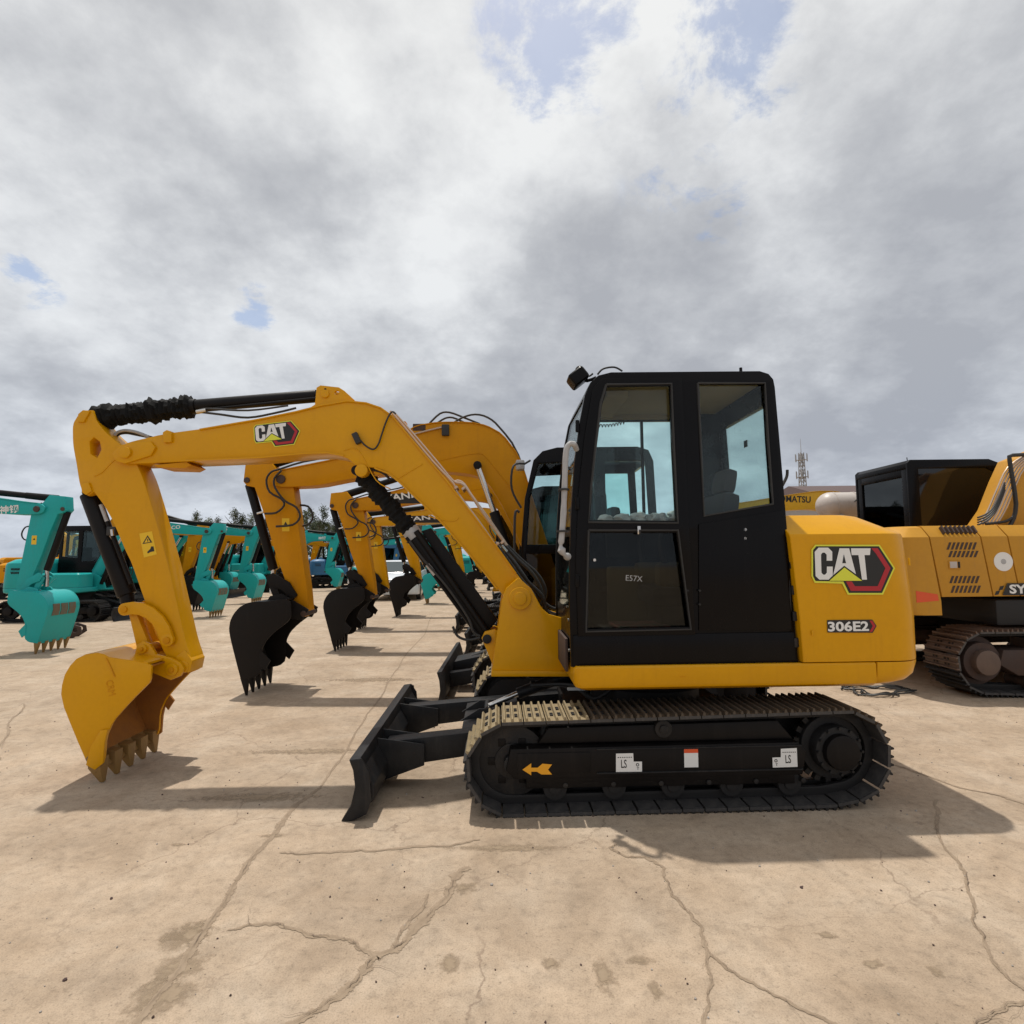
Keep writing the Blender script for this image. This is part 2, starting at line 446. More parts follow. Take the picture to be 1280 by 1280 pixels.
ix, iz = G(641, 962, -1.0); sx, sz = G(1058, 944, -1.0)
bl = G(662, 1000, -1)[0]; br = G(1040, 1000, -1)[0]
for side in (-1, 1):
    yc = side * .80; yo = side * 1.0; ws = .40
    r0 = .262
    rol = [(bl, .035 + .065, .065), (br, .035 + .065, .065)]
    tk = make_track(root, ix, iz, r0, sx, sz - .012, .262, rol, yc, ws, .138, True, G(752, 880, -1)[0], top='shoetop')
    # frame
    y_in, y_out = yc - .14, yc + .14
    if side < 0: y_face = yc - .155
    fx0 = G(622, 945, -1)[0]; fx1 = G(1004, 945, -1)[0]
    zt = G(800, 932, -.96)[1]; zb = G(800, 972, -.96)[1]
    mb = MB()
    mb.prism([(fx0 + .08, zt - .01), (fx1, zt), (fx1 + .05, zt - .06), (fx1 + .02, zb - .01), (fx0 + .1, zb), (fx0 + .05, zb + .05)], yc - .150, yc + .150, 'black', .012)
    mb.box(((fx0 + fx1) / 2 + .05, yc, zb - .035), (fx1 - fx0 - .25, .24, .07), 'black', .01)
    mb.prism([(fx0 + .25, zt), (fx0 + .32, zt + .10), (fx1 - .1, zt + .12), (fx1, zt)], yc - .10, yc + .10, 'black', .015)
    # cover plate slightly proud and its seam
    xq = G(738, 950, -.96)[0]
    mb.prism([(fx0 + .12, zt - .035), (xq, zt - .035), (xq, zb + .035), (fx0 + .12, zb + .035)], yc - .156, yc + .156, 'black', .004)
    mb.box(((xq + fx1) / 2 + .03, yc, zb + .028), (fx1 - xq - .02, .318, .010), 'bladeblack', .003)
    mb.box(((xq + fx1) / 2 + .03, yc, zt - .02), (fx1 - xq - .02, .318, .008), 'bladeblack', .003)
    gd = [(fx0 + .18, zb + .01), (fx1 - .02, zb + .01)]
    for k in range(9, -1, -1):
        t_ = k / 9; xx = fx0 + .22 + (fx1 - fx0 - .28) * t_; gd += [(xx + .04, .135 if k % 2 else .17), (xx - .04, .135 if k % 2 else .17)]
    mb.prism(gd[:2] + gd[2:], yc - .125, yc + .125, 'black', .005)
    for k in range(6): mb.cyl((fx0 + .42 + k * .30, yc - .132, zb - .05), (fx0 + .42 + k * .30, yc + .132, zb - .05), .016, None, 'shoe', 8, .003)
    mb.prism(inset(hull([(ix + .26 * math.cos(k * .2), iz + .26 * math.sin(k * .2)) for k in range(32)] + [(sx + .26 * math.cos(k * .2), sz + .26 * math.sin(k * .2)) for k in range(32)]), .07), yc - side * .165, yc - side * .172, 'dark')  # added inboard plate, blocks ground light seen through the open track
    fr = mb.build('track_frame', 'black', root)
    w1 = MB(); wheel(w1, ix, iz, .222, yc - .05, yc + .05, 'shoe', .5); wheel(w1, ix, iz, .20, yc - .03, yc + .03, 'shoe')
    w1.cyl((ix, yc - .13, iz), (ix, yc + .13, iz), .055, None, 'bladeblack', 16, .006)
    for k in range(6):
        a = k * PI / 3; w1.box((ix + .13 * math.cos(a), yc, iz + .13 * math.sin(a)), (.05, .11, .05), 'black', .006)
    w1.build('idler_wheel', 'shoe', root)
    w2 = MB(); wheel(w2, sx, sz, .20, yc - .045, yc + .045, 'dark', .5)
    w2.cyl((sx, yc - .13, sz), (sx, yc + .13, sz), .15, None, 'dark', 32, .012)
    w2.cyl((sx, yc - .175, sz), (sx, yc + .175, sz), .110, None, 'black', 32, .015)
    for k in range(19):
        a = k * 2 * PI / 19; w2.box((sx + .21 * math.cos(a), yc, sz + .21 * math.sin(a)), (.05, .04, .035), 'shoe', 0, Matrix.Rotation(-a, 4, 'Y'))
    for k in range(12):
        a = k * 2 * PI / 12; w2.cyl((sx + .14 * math.cos(a), yc - .148, sz + .14 * math.sin(a)), (sx + .14 * math.cos(a), yc - .13, sz + .14 * math.sin(a)), .009, None, 'bladeblack', 6)
    w2.build('drive_sprocket', 'shoe', root)
    for k in range(5):
        x = bl + (br - bl) * (k + .5) / 5 - .02
        w3 = MB(); wheel(w3, x, .128, .075, yc - .10, yc + .10, 'dark', .5); w3.build('track_roller', 'shoe', root)
    xr, zr = G(832, 914, -.96)
    w4 = MB(); wheel(w4, xr, zr, .055, yc - .12, yc + .12, 'shoe', .5); w4.box((xr, yc, zr - .06), (.05, .1, .09), 'black', .006); w4.build('carrier_roller', 'shoe', root)
    if side < 0:
        yf = yc - .1585
        d = MB(); P = lambda l: [V3(G(a, b, yf), yf - .0015) for a, b in l]
        d.poly(P([(653, 962), (664, 954), (664, 959.5), (672, 959.5), (678, 954.5), (690, 955.5), (685, 962), (690, 968), (677, 968), (671, 964.5), (664, 964.5), (664, 969)]), 'arrow')
        d.build('travel_arrow', 'arrow', fr, 0)
        yf = yc - .1535
        def sticker(pts, body, glyphs):
            d = MB(); d.poly([V3(G(a, b, yf), yf) for a, b in pts], 'white')
            for (t, px, py, w, h) in glyphs:
                a = G(px, py, yf); side_text(d, t, a[0], a[1], w, h, yf - .0008, 'blackvinyl', .01, depth=.0006)
            return d.build('decal', 'white', fr, 0)
        sticker([(770, 942), (791.5, 941.5), (792, 952), (802.5, 952), (802.5, 964.5), (770, 965)], 'a', [('.......', 772, 947.5, .09, .006), ('LS', 776.5, 960, .035, .05), ('o', 795, 958, .02, .02), ('T', 796, 962.5, .014, .016)])
        sticker([(976, 936), (996, 935), (997, 958.5), (966, 959.5), (965.5, 947), (976, 946.5)], 'a', [('.......', 978, 941, .085, .006), ('LS', 982, 954, .035, .05), ('o', 968, 953, .02, .02), ('T', 969.5, 957.5, .014, .016)])
        d = MB(); d.poly([V3(G(a, b, yf), yf) for a, b in [(855, 936.5), (872.5, 936.2), (873, 959), (855.5, 959.3)]], 'white')
        d.poly([V3(G(a, b, yf), yf - .001) for a, b in [(855, 936.5), (872.5, 936.2), (872.6, 941), (855.1, 941.3)]], 'redlens')
        d.build('decal', 'white', fr, 0)

# undercarriage centre
mb = MB()
mb.box((-.02, 0, .36), (1.25, 1.3, .16), 'black', .02)
for sx_ in (-1, 1):
    for sy_ in (-1, 1):
        mb.tube([(sx_ * .35, sy_ * .3, .42), (sx_ * .75, sy_ * .62, .34)], .09, 'black', 8, 0)
mb.build('centre_frame', 'black', root)
mb = MB(); mb.cyl((0, 0, .44), (0, 0, .72), .42, None, 'dark', 40, .01); mb.cyl((0, 0, .60), (0, 0, .66), .50, None, 'black', 40, .01)
mb.cyl((0, 0, .66), (0, 0, .74), .36, None, 'black', 30)
mb.build('swing_ring', 'black', root)

# dozer blade
bp = [(436, 950), (441, 963), (443.5, 984), (438, 1008), (426, 1030), (436, 1030), (450, 1008), (455, 985), (453, 962), (450, 948)]
BL = FM.pts(bp, -1.0); BL = [(x, max(z, .004)) for x, z in BL]
mb = MB(); mb.prism(BL, -1.0, 1.0, 'bladeblack', .006)
endp = [(x, max(z, .004)) for x, z in FM.pts([(437, 951), (451, 948.5), (461, 964), (464, 1000), (458, 1018), (440, 1029), (430, 1029), (443, 1008), (447, 985), (444, 963)], -1)]
for ye in (-1.0, .985): mb.prism(endp, ye - .002, ye + .02, 'bladeblack', .002)
x0, z0 = G(452, 965, -1); xb, zb_ = G(458, 1010, -1)
mb.prism([(x0, z0 + .02), (x0 + .07, z0 - .09), (x0 + .07, zb_ + .03), (xb, zb_)], -.97, .97, 'bladeblack', .006)
for yy in (-.45, .45):
    mb.prism([(x0, z0 + .06), (x0 + .32, .30), (x0 + .32, .16), (x0 + .02, .06)], yy - .11, yy - .095, 'bladeblack', .003)
    mb.prism([(x0, z0 + .06), (x0 + .32, .30), (x0 + .32, .16), (x0 + .02, .06)], yy + .095, yy + .11, 'bladeblack', .003)
mb.cyl((x0 + .0, .975, z0 + .05), (x0 + .0, 1.003, z0 + .05), .02, None, 'dark', 10)
mb.build('dozer_blade', 'bladeblack', root)
ba = MB()
for yy in (-.45, .45):
    ba.loft([[(x0 + .05, yy - .07, .13), (x0 + .05, yy + .07, .13), (x0 + .05, yy + .07, .31), (x0 + .05, yy - .07, .31)],
             [(-1.15, yy * .95 - .06, .22), (-1.15, yy * .95 + .06, .22), (-1.15, yy * .95 + .06, .37), (-1.15, yy * .95 - .06, .37)],
             [(-.60, yy * .8 - .05, .28), (-.60, yy * .8 + .05, .28), (-.60, yy * .8 + .05, .42), (-.60, yy * .8 - .05, .42)]], 'bladeblack', .008)
ba.loft([[(-1.42, -.36, .30), (-1.42, .36, .30), (-1.42, .36, .34), (-1.42, -.36, .34)], [(-1.0, -.38, .34), (-1.0, .38, .34), (-1.0, .38, .39), (-1.0, -.38, .39)]], 'bladeblack', .006)
for yy in (-.13, .13): ba.prism([(-1.45, .33), (-1.30, .42), (-1.15, .42), (-1.02, .36)], yy - .012, yy + .012, 'bladeblack', .002)
ba.build('blade_arm', 'bladeblack', root)
mb = MB(); mb.cyl((-1.24, 0, .40), (-.84, 0, .56), .022, None, 'steel', 12); mb.cyl((-1.0, 0, .495), (-.35, 0, .72), .045, None, 'bladeblack', 16, .005)
mb.cyl((-1.24, -.12, .40), (-1.24, .12, .40), .025, None, 'bladeblack', 12)
mb.build('blade_cylinder', 'bladeblack', root)
mb = MB()
mb.tube([(-.9, -.1, .58), (-.6, -.2, .60), (-.45, -.3, .52), (-.3, -.3, .6)], .016, 'rubber')
mb.build('hose', 'rubber', root); mb = MB(); mb.tube([(-.9, -.02, .58), (-.62, .1, .55), (-.4, .2, .6)], .016, 'rubber')
mb.build('hose', 'rubber', root); mb = MB()
mb.box((-.58, -.32, .60), (.13, .03, .02), 'plastic', .004)
mb.build('loose_wrap', 'plastic', root)

# ---- house
def plan(x0, x1, y0, y1, rf, rr, n=7):
    P = []
    for (cx, cy, a0, r) in ((x1 - rr, y0 + rr, -90, rr), (x1 - rr, y1 - rr, 0, rr), (x0 + rf, y1 - rf, 90, rf), (x0 + rf, y0 + rf, 180, rf)):
        for k in range(n):
            a = R(a0 + 90 * k / (n - 1)); P.append((cx + r * math.cos(a), cy + r * math.sin(a)))
    return P
ys = -.90
hx0 = G(718, 850, ys)[0]; hx1 = G(1153, 815, ys + .1)[0]
zp0 = G(900, 862, ys)[1]; zp1 = G(900, 831, ys)[1]
xs_ = G(1097, 845, ys)[0]
mb = MB()
rings = []
for z, ins in ((zp0, .045), (zp0 + .02, .012), (zp0 + .05, 0), (zp1 - .012, 0), (zp1, .010)):
    rings.append([(x, y, z) for x, y in plan(hx0 + ins, xs_ - .004, ys + ins, -ys - ins, .05, .004)])
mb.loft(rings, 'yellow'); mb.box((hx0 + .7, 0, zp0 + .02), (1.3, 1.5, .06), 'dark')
mb.box((G(853, 845, ys)[0], ys - .001, zp0 + .085), (.035, .003, .004), 'orange')
plat = mb.build('platform', 'yellow', root)
mb = MB(); rings = []
for z, ins in ((zp0 + .01, .12), (zp0 + .03, .06), (zp0 + .07, .02), (zp1 - .012, 0), (zp1, .004)):
    rings.append([(x, y, z) for x, y in plan(xs_ + .004, hx1 - ins, ys + ins * .4, -ys - ins * .4, .004, .24, 9)])
mb.loft(rings, 'yellow'); mb.build('rear_skirt', 'yellow', root)
# engine cover
zc0 = zp1 + .006; zc1 = G(1060, 668, ys)[1]; zc2 = G(1060, 643, ys + .14)[1]
ex0 = G(996, 750, ys)[0]
def lean(z): return (z - zc0) / (zc1 - zc0)
mb = MB(); rings = []
hxr = hx1 - .004
for z, ins, fi in ((zc0, .004, -.02), (zc0 + .3, .0, -.012), (zc1 - .02, .045, .018), (zc1 + .004, .055, .022), (zc2 - .01, .24, .03), (zc2, .30, .04)):
    yi = 0 if z <= zc1 + .01 else (z - zc1) * 1.35
    yi = min(yi, .2)
    rings.append([(x - fi * 0, y, z) for x, y in plan(ex0 + fi * -1.2, hxr - ins, ys + yi + .002, -ys - yi, .01, .22, 9)])
mb.loft(rings, 'yellow', .006)
cover = mb.build('engine_cover', 'yellow', root, 28)
mb = MB()
for (a, b) in ((1136, 702), (1015, 791)): x, z = G(a, b, ys); mb.box((x, ys - .004, z), (.012, .008, .05 if a > 1100 else .03), 'lime' if 0 else 'yellow', .003)
mb.build('latch', 'yellow', cover)
# emblem on the cover
def zz(u, v): return (940 + u * .28125, 540 + v * .28125)
mb = MB(); emblem(mb, lambda u, v, d: V3(G(*zz(u, v), ys), ys - .002 - d)); mb.build('emblem', 'white', cover, 0)
mb = MB(); yb = ys - .003
mb.poly([V3(G(*zz(u, v), yb), yb) for u, v in [(334, 836), (535, 834), (554, 862), (537, 892), (336, 891)]], 'blackvinyl')
mb.poly([V3(G(*zz(u, v), yb), yb - .001) for u, v in [(522, 838), (534, 838), (549, 862), (534, 888), (522, 888), (536, 862)]], 'red')
a = G(*zz(338, 887), yb); b = G(*zz(517, 840), yb)
side_text(mb, '306E2', a[0], a[1], b[0] - a[0], b[1] - a[1], yb - .0015, 'white', .03, depth=.001)
mb.build('model_badge', 'white', cover, 0)
# dark bulkhead and hinge gap between cab and cover
mb = MB(); gx = G(989, 750, ys + .06)[0]
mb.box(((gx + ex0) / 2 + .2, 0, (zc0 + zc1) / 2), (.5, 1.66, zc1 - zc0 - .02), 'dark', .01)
for k in range(5): mb.box((gx + .01, -.84, zc0 + .12 + k * .17), (.03, .05, .06), 'shoe', .005)
mb.tube([(gx, -.83, zc0 + .1), (gx - .01, -.84, 1.3), (gx, -.83, zc1 - .06)], .012, 'rubber')
mb.build('bulkhead', 'dark', root)
mb = MB(); mb.box((.05, .62, zp1 + .28), (1.15, .52, .55), 'yellow', .03); mb.build('tank_box', 'yellow', root)

# ---- cab
yn = -.85; yfa = .06; wt = .05
out_px = [(714, 834), (712, 760), (712, 700), (714, 640), (718, 580), (724, 530), (731, 494), (738, 478), (748, 469), (764, 465), (950, 463.5), (961, 467), (967, 474), (969, 484), (974, 540), (980, 610), (984, 660), (990, 740), (997, 829)]
OUT = FM.pts(out_px, yn)
w_up = [(757, 482), (838, 481), (841, 560), (846, 654), (735, 653), (738, 610), (744, 555), (750, 505)]
w_lo = [(735, 663), (846, 663), (862, 786), (732, 789)]
w_re = [(872, 479), (956, 479), (960, 550), (966, 630), (880, 645), (876, 560)]
WU, WL, WR = (FM.pts(w, yn) for w in (w_up, w_lo, w_re))
mb = MB(); mb.holed(OUT, [WU, WL, WR], yn, yn + wt, 'cabblack', .006)
side = mb.build('cab_wall', 'cabblack', root)
# door leaf proud of the wall
d_out = [(722, 795), (719, 700), (722, 620), (730, 545), (740, 487), (752, 474), (851, 473), (855, 560), (860, 660), (868, 793)]
mb = MB(); mb.holed(FM.pts(d_out, yn), [FM.pts([(759, 485), (836, 484), (839, 560), (844, 651), (737, 650), (740, 610), (746, 555), (752, 507)], yn), FM.pts([(737, 666), (844, 666), (860, 783), (734, 786)], yn)], yn - .022, yn - .004, 'cabblack', .005)
door = mb.build('cab_door', 'cabblack', root)
mb = MB(); a = G(797, 663, yn); mb.box((a[0], yn - .032, a[1]), (.022, .02, .055), 'steel', .005); mb.box((a[0] + .004, yn - .045, a[1] - .012), (.010, .012, .03), 'dark', .002); mb.build('door_handle', 'steel', door)
mb = MB()
for pyy in (738, 755):
    for pxx in (858, 873): a = G(pxx, pyy, yn); mb.cyl((a[0], yn - .028, a[1]), (a[0], yn - .0, a[1]), .008, None, 'bladeblack', 8)
for (pxx, pyy) in ((931, 662), (931, 673), (981, 799), (982, 824), (743, 700)): a = G(pxx, pyy, yn); mb.cyl((a[0], yn - .010, a[1]), (a[0], yn + .004, a[1]), .010, None, 'steel', 8)
# trim lines: sill panel seam and rear quarter panel
sm = FM.pts([(716, 794), (992, 790), (997, 829), (716, 834)], yn)
mb.prism(sm, yn - .012, yn - .001, 'cabblack', .004)
rp = FM.pts([(873, 655), (978, 638), (989, 787), (873, 788)], yn)
mb.prism(rp, yn - .010, yn - .001, 'cabblack', .004)
mb.build('side_panel', 'cabblack', root)
def pane(name, pts, y, m, par):
    b = MB(); b.prism(pts, y, y + .005, m); return b.build(name, m, par, 0)
grow = lambda P, k: [(sum(p[0] for p in P) / len(P) + (x - sum(p[0] for p in P) / len(P)) * k, sum(p[1] for p in P) / len(P) + (z - sum(p[1] for p in P) / len(P)) * k) for x, z in P]
pane('door_window', grow(WU, 1.01), yn + .02, 'glass', door)
lw = pane('lower_window', grow(WL, 1.01), yn + .02, 'glassdoor', door)
mb = MB(); a = G(784, 726, yn - .024); side_text(mb, 'E57X', a[0], a[1], .11, .036, yn + .019, 'wrap', -.004, R(5), depth=.001); mb.build('chalk_writing', 'plastic', lw, 0)
for W_, par_ in ((WU, door), (WL, door), (WR, side)):
    g_ = grow(W_, 1.0); g_ = g_ + [g_[0]]; b_ = MB(); b_.tube([(x, yn - .023 if par_ is door else yn - .001, z) for x, z in g_], .009, 'rubber', 6, 0); b_.build('window_seal', 'rubber', par_)
for k_ in (.18, .5, .82):
    a = G(721, 480 + 300 * k_, yn); b_ = MB(); b_.cyl((a[0] + .0, yn - .028, a[1] - .04), (a[0] + .0, yn - .028, a[1] + .04), .014, None, 'cabblack', 10, .003); b_.build('hinge', 'cabblack', door)
pane('rear_side_window', grow(WR, 1.01), yn + .02, 'glass', side)
# far wall
def xfront(z):  # outline interpolation
    F_ = [p for p in OUT[:9]]
    for (xa, za), (xb, zb) in zip(F_, F_[1:]):
        if za <= z <= zb: return xa + (xb - xa) * (z - za) / (zb - za + 1e-9)
    return F_[-1][0] if z > F_[-1][1] else F_[0][0]
def xrear(z):
    F_ = OUT[11:][::-1]
    for (xa, za), (xb, zb) in zip(F_, F_[1:]):
        if za <= z <= zb: return xa + (xb - xa) * (z - za) / (zb - za + 1e-9)
    return F_[-1][0] if z > F_[-1][1] else F_[0][0]
zwt, zwb = G(790, 528, yfa)[1], G(790, 657, yfa)[1]
xm = G(838, 600, yfa)[0]; xd = G(803, 600, yfa)[0]
h1 = [(xfront(zwb) + .07, zwb), (xd - .010, zwb), (xd - .010, zwt), (xfront(zwt) + .07, zwt)]
h2 = [(xd + .010, zwb), (xm + .03, zwb), (xm + .02, zwt), (xd + .010, zwt)]
mb = MB(); mb.holed(OUT, [h1, h2], yfa - .04, yfa, 'cabblack', .005); fw = mb.build('cab_wall', 'cabblack', root)
pane('far_window', h1, yfa - .022, 'glassrear', fw); pane('far_window', h2, yfa - .022, 'glassrear', fw)
# roof, lining
ztop = max(z for x, z in OUT)
roof = OUT[7:13]; xa, za = OUT[6]; xb, zb = OUT[13]
rf = [OUT[6]] + roof + [OUT[13], (xrear(zb) - .05, zb + .0), (xrear(ztop - .09) - .06, ztop - .055), (xfront(ztop - .12) + .12, ztop - .055), (xa + .045, za)]
mb = MB(); mb.prism(rf, yn + .045, yfa - .035, 'cabblack', .006); mb.build('cab_roof', 'cabblack', root)
mb = MB()
lx0, lx1 = xfront(ztop - .13) + .12, xrear(ztop - .12) - .08
mb.box(((lx0 + lx1) / 2, (yn + yfa) / 2, ztop - .075), (lx1 - lx0, .78, .02), 'interior', .01)
mb.box((lx0 + .12, (yn + yfa) / 2, ztop - .11), (.16, .6, .05), 'interior', .01)
mb.box(((lx0 + lx1) / 2 - .1, yfa - .06, (zwt + ztop) / 2 - .03), (.9, .025, ztop - zwt - .08), 'interior', .006)
mb.build('headliner', 'interior', root)
# rear wall with its pane
zs, zh = G(964, 632, yn)[1], G(955, 503, yn)[1]
zfl = zp1
def rq(z0, z1, y0, y1, t=.04): return ([(xrear(z0) - t - .01, z0), (xrear(z0) - .01, z0), (xrear(z1) - .01, z1), (xrear(z1) - t - .01, z1)], y0, y1)
mb = MB()
for (z0, z1, y0, y1) in ((zfl + .01, zs, yn + .05, yfa - .04), (zh, ztop - .05, yn + .05, yfa - .04), (zs, zh, yn + .05, yn + .09), (zs, zh, yfa - .10, yfa - .04)):
    P, a, b = rq(z0, z1, y0, y1); mb.prism(P, a, b, 'cabblack', .003)
rw = mb.build('rear_wall', 'cabblack', root)
P, a, b = rq(zs, zh, yn + .09, yfa - .10, .005); mb = MB(); mb.prism([(x - .02, z) for x, z in P], a, b, 'glassrear'); rwin = mb.build('rear_window', 'glassrear', rw, 0)
mb = MB(); mb.box((xrear(2.3) - .04, -.42, 2.40), (.006, .05, .05), 'blackvinyl'); mb.build('sticker', 'blackvinyl', rwin, 0)
# windscreen
mb = MB()
zsil = zfl + .55
fq = lambda z0, z1, t: [(xfront(z0) + .01, z0), (xfront(z1) + .01, z1), (xfront(z1) + .01 + t, z1), (xfront(z0) + .01 + t, z0)]
mb.prism(fq(zfl + .01, zfl + .35, .03), yn + .05, yfa - .04, 'cabblack', .003)
mb.prism(fq(zfl + .84, zfl + .88, .03), yn + .05, yfa - .04, 'cabblack', .003)
for k in (0, 1): mb.cyl((xfront(zfl + .1) - .004, yn + .1, zfl + .08 + .2 * k), (xfront(zfl + .1) + .03, yn + .1, zfl + .08 + .2 * k), .010, None, 'steel', 8)
fr_ = mb.build('front_frame', 'cabblack', root)
zz_ = [zfl + .35, zfl + .84]; mb = MB(); mb.prism(fq(*zz_, .006), yn + .05, yfa - .04, 'glass'); mb.build('lower_windscreen', 'glass', fr_, 0)
L1 = [z for x, z in OUT[:8] if z > zfl + .9]
zl = [zfl + .88] + L1
rg = [(xfront(z) + .012, z) for z in zl]; mb = MB(); mb.strip(rg, .006, yn + .05, yfa - .04, 'glass'); mb.build('windscreen', 'glass', fr_, 0)
# wipers / spiral cord
# interior
mb = MB(); sx0 = G(800, 700, -.4)[0] + .12
zf = zfl + .02
mb.box((sx0 + .15, -.40, zf + .40), (.50, .48, .14), 'seat', .05); mb.box((sx0 + .15, -.40, zf + .2), (.36, .4, .28), 'dark', .02)
mb.box((sx0 + .44, -.40, zf + .78), (.13, .46, .70), 'seat', .05, Matrix.Rotation(R(10), 4, 'Y')); mb.box((sx0 + .53, -.40, zf + 1.22), (.10, .26, .18), 'seat', .04, Matrix.Rotation(R(10), 4, 'Y'))
mb.build('operator_seat', 'seat', root)
mb = MB()
for yy in (-.70, -.12): mb.box((sx0 + .16, yy, zf + .55), (.50, .14, .16), 'interior', .04); mb.tube([(sx0 - .02, yy, zf + .6), (sx0 - .05, yy, zf + .76), (sx0 - .03, yy, zf + .84)], .022, 'rubber')
mb.box((sx0 + .15, -.05, zf + .3), (.9, .09, .6), 'interior', .03)
mb.build('control_console', 'interior', root)
mb = MB()
for k, (dx, dy, s) in enumerate(((-.16, -.10, .07), (-.02, -.08, .09), (.12, -.10, .08), (.30, -.09, .11), (-.30, -.10, .06))):
    dy -= .02
    bmm = bmesh.new(); bmesh.ops.create_icosphere(bmm, subdivisions=3, radius=s)
    for v in bmm.verts: v.co *= 1 + .45 * noise.noise(v.co * 22 + Vector((k, 0, 0))); v.co.z *= .6
    bmesh.ops.translate(bmm, vec=(sx0 - .02 + dx, dy - .02, zf + .97), verts=bmm.verts); mb._merge(bmm, 'plastic')
mb.box((sx0 - .05, -.1, zf + .92), (.55, .12, .012), 'plastic', .004); mb.box((sx0 - .05, -.06, zf + .79), (.5, .10, .25), 'dark', .01)
mb.build('plastic_wrap', 'plastic', root)
mb = MB(); mb.box((sx0 - .18, -.55, zf + .19), (.36, .36, .03), 'rug', .012); mb.box((sx0 - .18, -.5, zf + .09), (.5, .5, .17), 'dark', .01); mb.box((.0, -.4, zf), (1.3, .8, .012), 'interior')
mb.build('floor_mat', 'rug', root)
mb = MB(); pts = []
xa_ = xfront(2.4) + .1
for k in range(60): t = k / 59; pts.append((xa_ + .04 + .36 * t, -.1 + .012 * math.cos(k * 1.55), zwt - .035 + .012 * math.sin(k * 1.55) - .03 * math.sin(PI * t) + .0))
mb.tube(pts, .004, 'rubber', 5, 2); mb.build('spiral_cord', 'rubber', root)
# grab rail in plastic wrap
mb = MB(); yr = yn - .05
P = [G(a, b, yr) for a, b in [(722, 560), (717, 555), (711, 556), (707.5, 566), (706, 600), (704.5, 640), (702, 672), (701, 684), (705, 693), (711, 696)]]
mb.tube([V3(p, yr + (.05 if i in (0, 9) else 0)) for i, p in enumerate(P)], .02, 'wrap', 10, 3, radii=lambda t: (.019 + .008 * math.sin(40 * t) * (t > .7) + .004 * noise.noise(Vector((t * 30, 0, 0)))))
for py in (612, 664): a = G(704.5 if py < 650 else 702.5, py, yr); mb.cyl((a[0], yr, a[1] - .006), (a[0], yr, a[1] + .006), .036, None, 'rubber', 12)
mb.build('grab_rail', 'wrap', root)
# work lamp on the roof
mb = MB(); yl = -.62
a = G(722, 473, yl); b = G(742, 470, yl)
mb.box(V3(a, yl), (.13, .15, .10), 'cabblack', .025, Matrix.Rotation(R(-38), 4, 'Y'), 3)
mb.tube([V3(a, yl), V3(G(734, 476, yl), yl), V3(G(745, 472, yl), yl)], .012, 'cabblack', 8, 2)
mb.tube([V3(G(720, 462, yl), yl), V3(G(723, 458.5, yl), yl), V3(G(728, 460, yl), yl), V3(G(735, 470, yl), yl), V3(G(741, 467, yl), yl)], .007, 'rubber', 6)
mb.build('work_lamp', 'cabblack', root)
mb = MB(); mb.tube([V3(G(747, 468, yl), yl), V3(G(754, 461, yl), yl), V3(G(768, 459, yl), yl), V3(G(778, 464, yl), yl)], .007, 'rubber', 6)
a = G(926, 463, -.4); mb.cyl((a[0], -.4, a[1] - .03), (a[0], -.4, a[1] + .02), .012, None, 'cabblack', 8); mb.build('roof_cable', 'rubber', root)
a = G(983, 597, -.3); mb = MB(); mb.tube([(a[0] - .06, -.3, a[1] - .1), (a[0], -.3, a[1]), (a[0] + .01, -.3, a[1] + .06)], .012, 'rubber', 6); mb.build('rear_bracket', 'rubber', root)

# ---- boom foot bracket
yb1 = .24
br_px = [(614, 845), (620, 800), (622, 787), (627, 750), (633, 735), (648, 722), (664, 736), (677, 760), (686, 768), (697, 771), (704, 773), (704, 800), (716, 845)]
BP = FM.pts(br_px, -yb1)
mb = MB()
mb.prism(BP, -yb1, -yb1 + .035, 'yellow', .006); mb.prism(BP, yb1 - .035, yb1, 'yellow', .006)
fl = FM.pts([(614, 845), (614, 838), (716, 838), (716, 845)], -yb1)
mb.prism(fl, -yb1 - .025, yb1 + .025, 'yellow', .006)
fp = FM.pts([(617, 845), (621, 805), (631, 805), (631, 845)], -yb1); mb.prism(fp, -yb1 + .03, yb1 - .03, 'yellow', .004)
bk = FM.pts([(690, 845), (690, 775), (704, 775), (712, 845)], -yb1); mb.prism(bk, -yb1 + .03, yb1 - .03, 'yellow', .004)
lg = FM.pts([(602, 797), (606, 789), (618, 786), (626, 790), (626, 838), (619, 838)], -.10)
for s_ in (-1, 1): mb.prism(lg, s_ * .11 - .015, s_ * .11 + .015, 'yellow', .005)
a = G(609, 798, -.1); mb.cyl((a[0], -.15, a[1]), (a[0], .15, a[1]), .035, None, 'bladeblack', 16, .004)
a = G(650, 748, -yb1); pin = a
mb.cyl((a[0], -yb1 - .022, a[1]), (a[0], yb1 + .022, a[1]), .085, None, 'yellow', 28, .008); mb.cyl((a[0], -yb1 - .035, a[1]), (a[0], yb1 + .035, a[1]), .05, None, 'yellow', 24, .008)
mb.build('boom_bracket', 'yellow', root)
mb = MB()
for (px, py) in ((701, 788), (701, 807), (712, 803), (712, 825)): a = G(px, py, -.24); mb.cyl((a[0] - .0, -.262, a[1]), (a[0], -.23, a[1]), .009, None, 'steel', 8)
x_ = xfront(zfl + .1)
mb.box((x_ - .008, -.40, zfl + .04), (.02, .6, .22), 'rustiron', .006); mb.build('front_cover', 'shoerust', root)

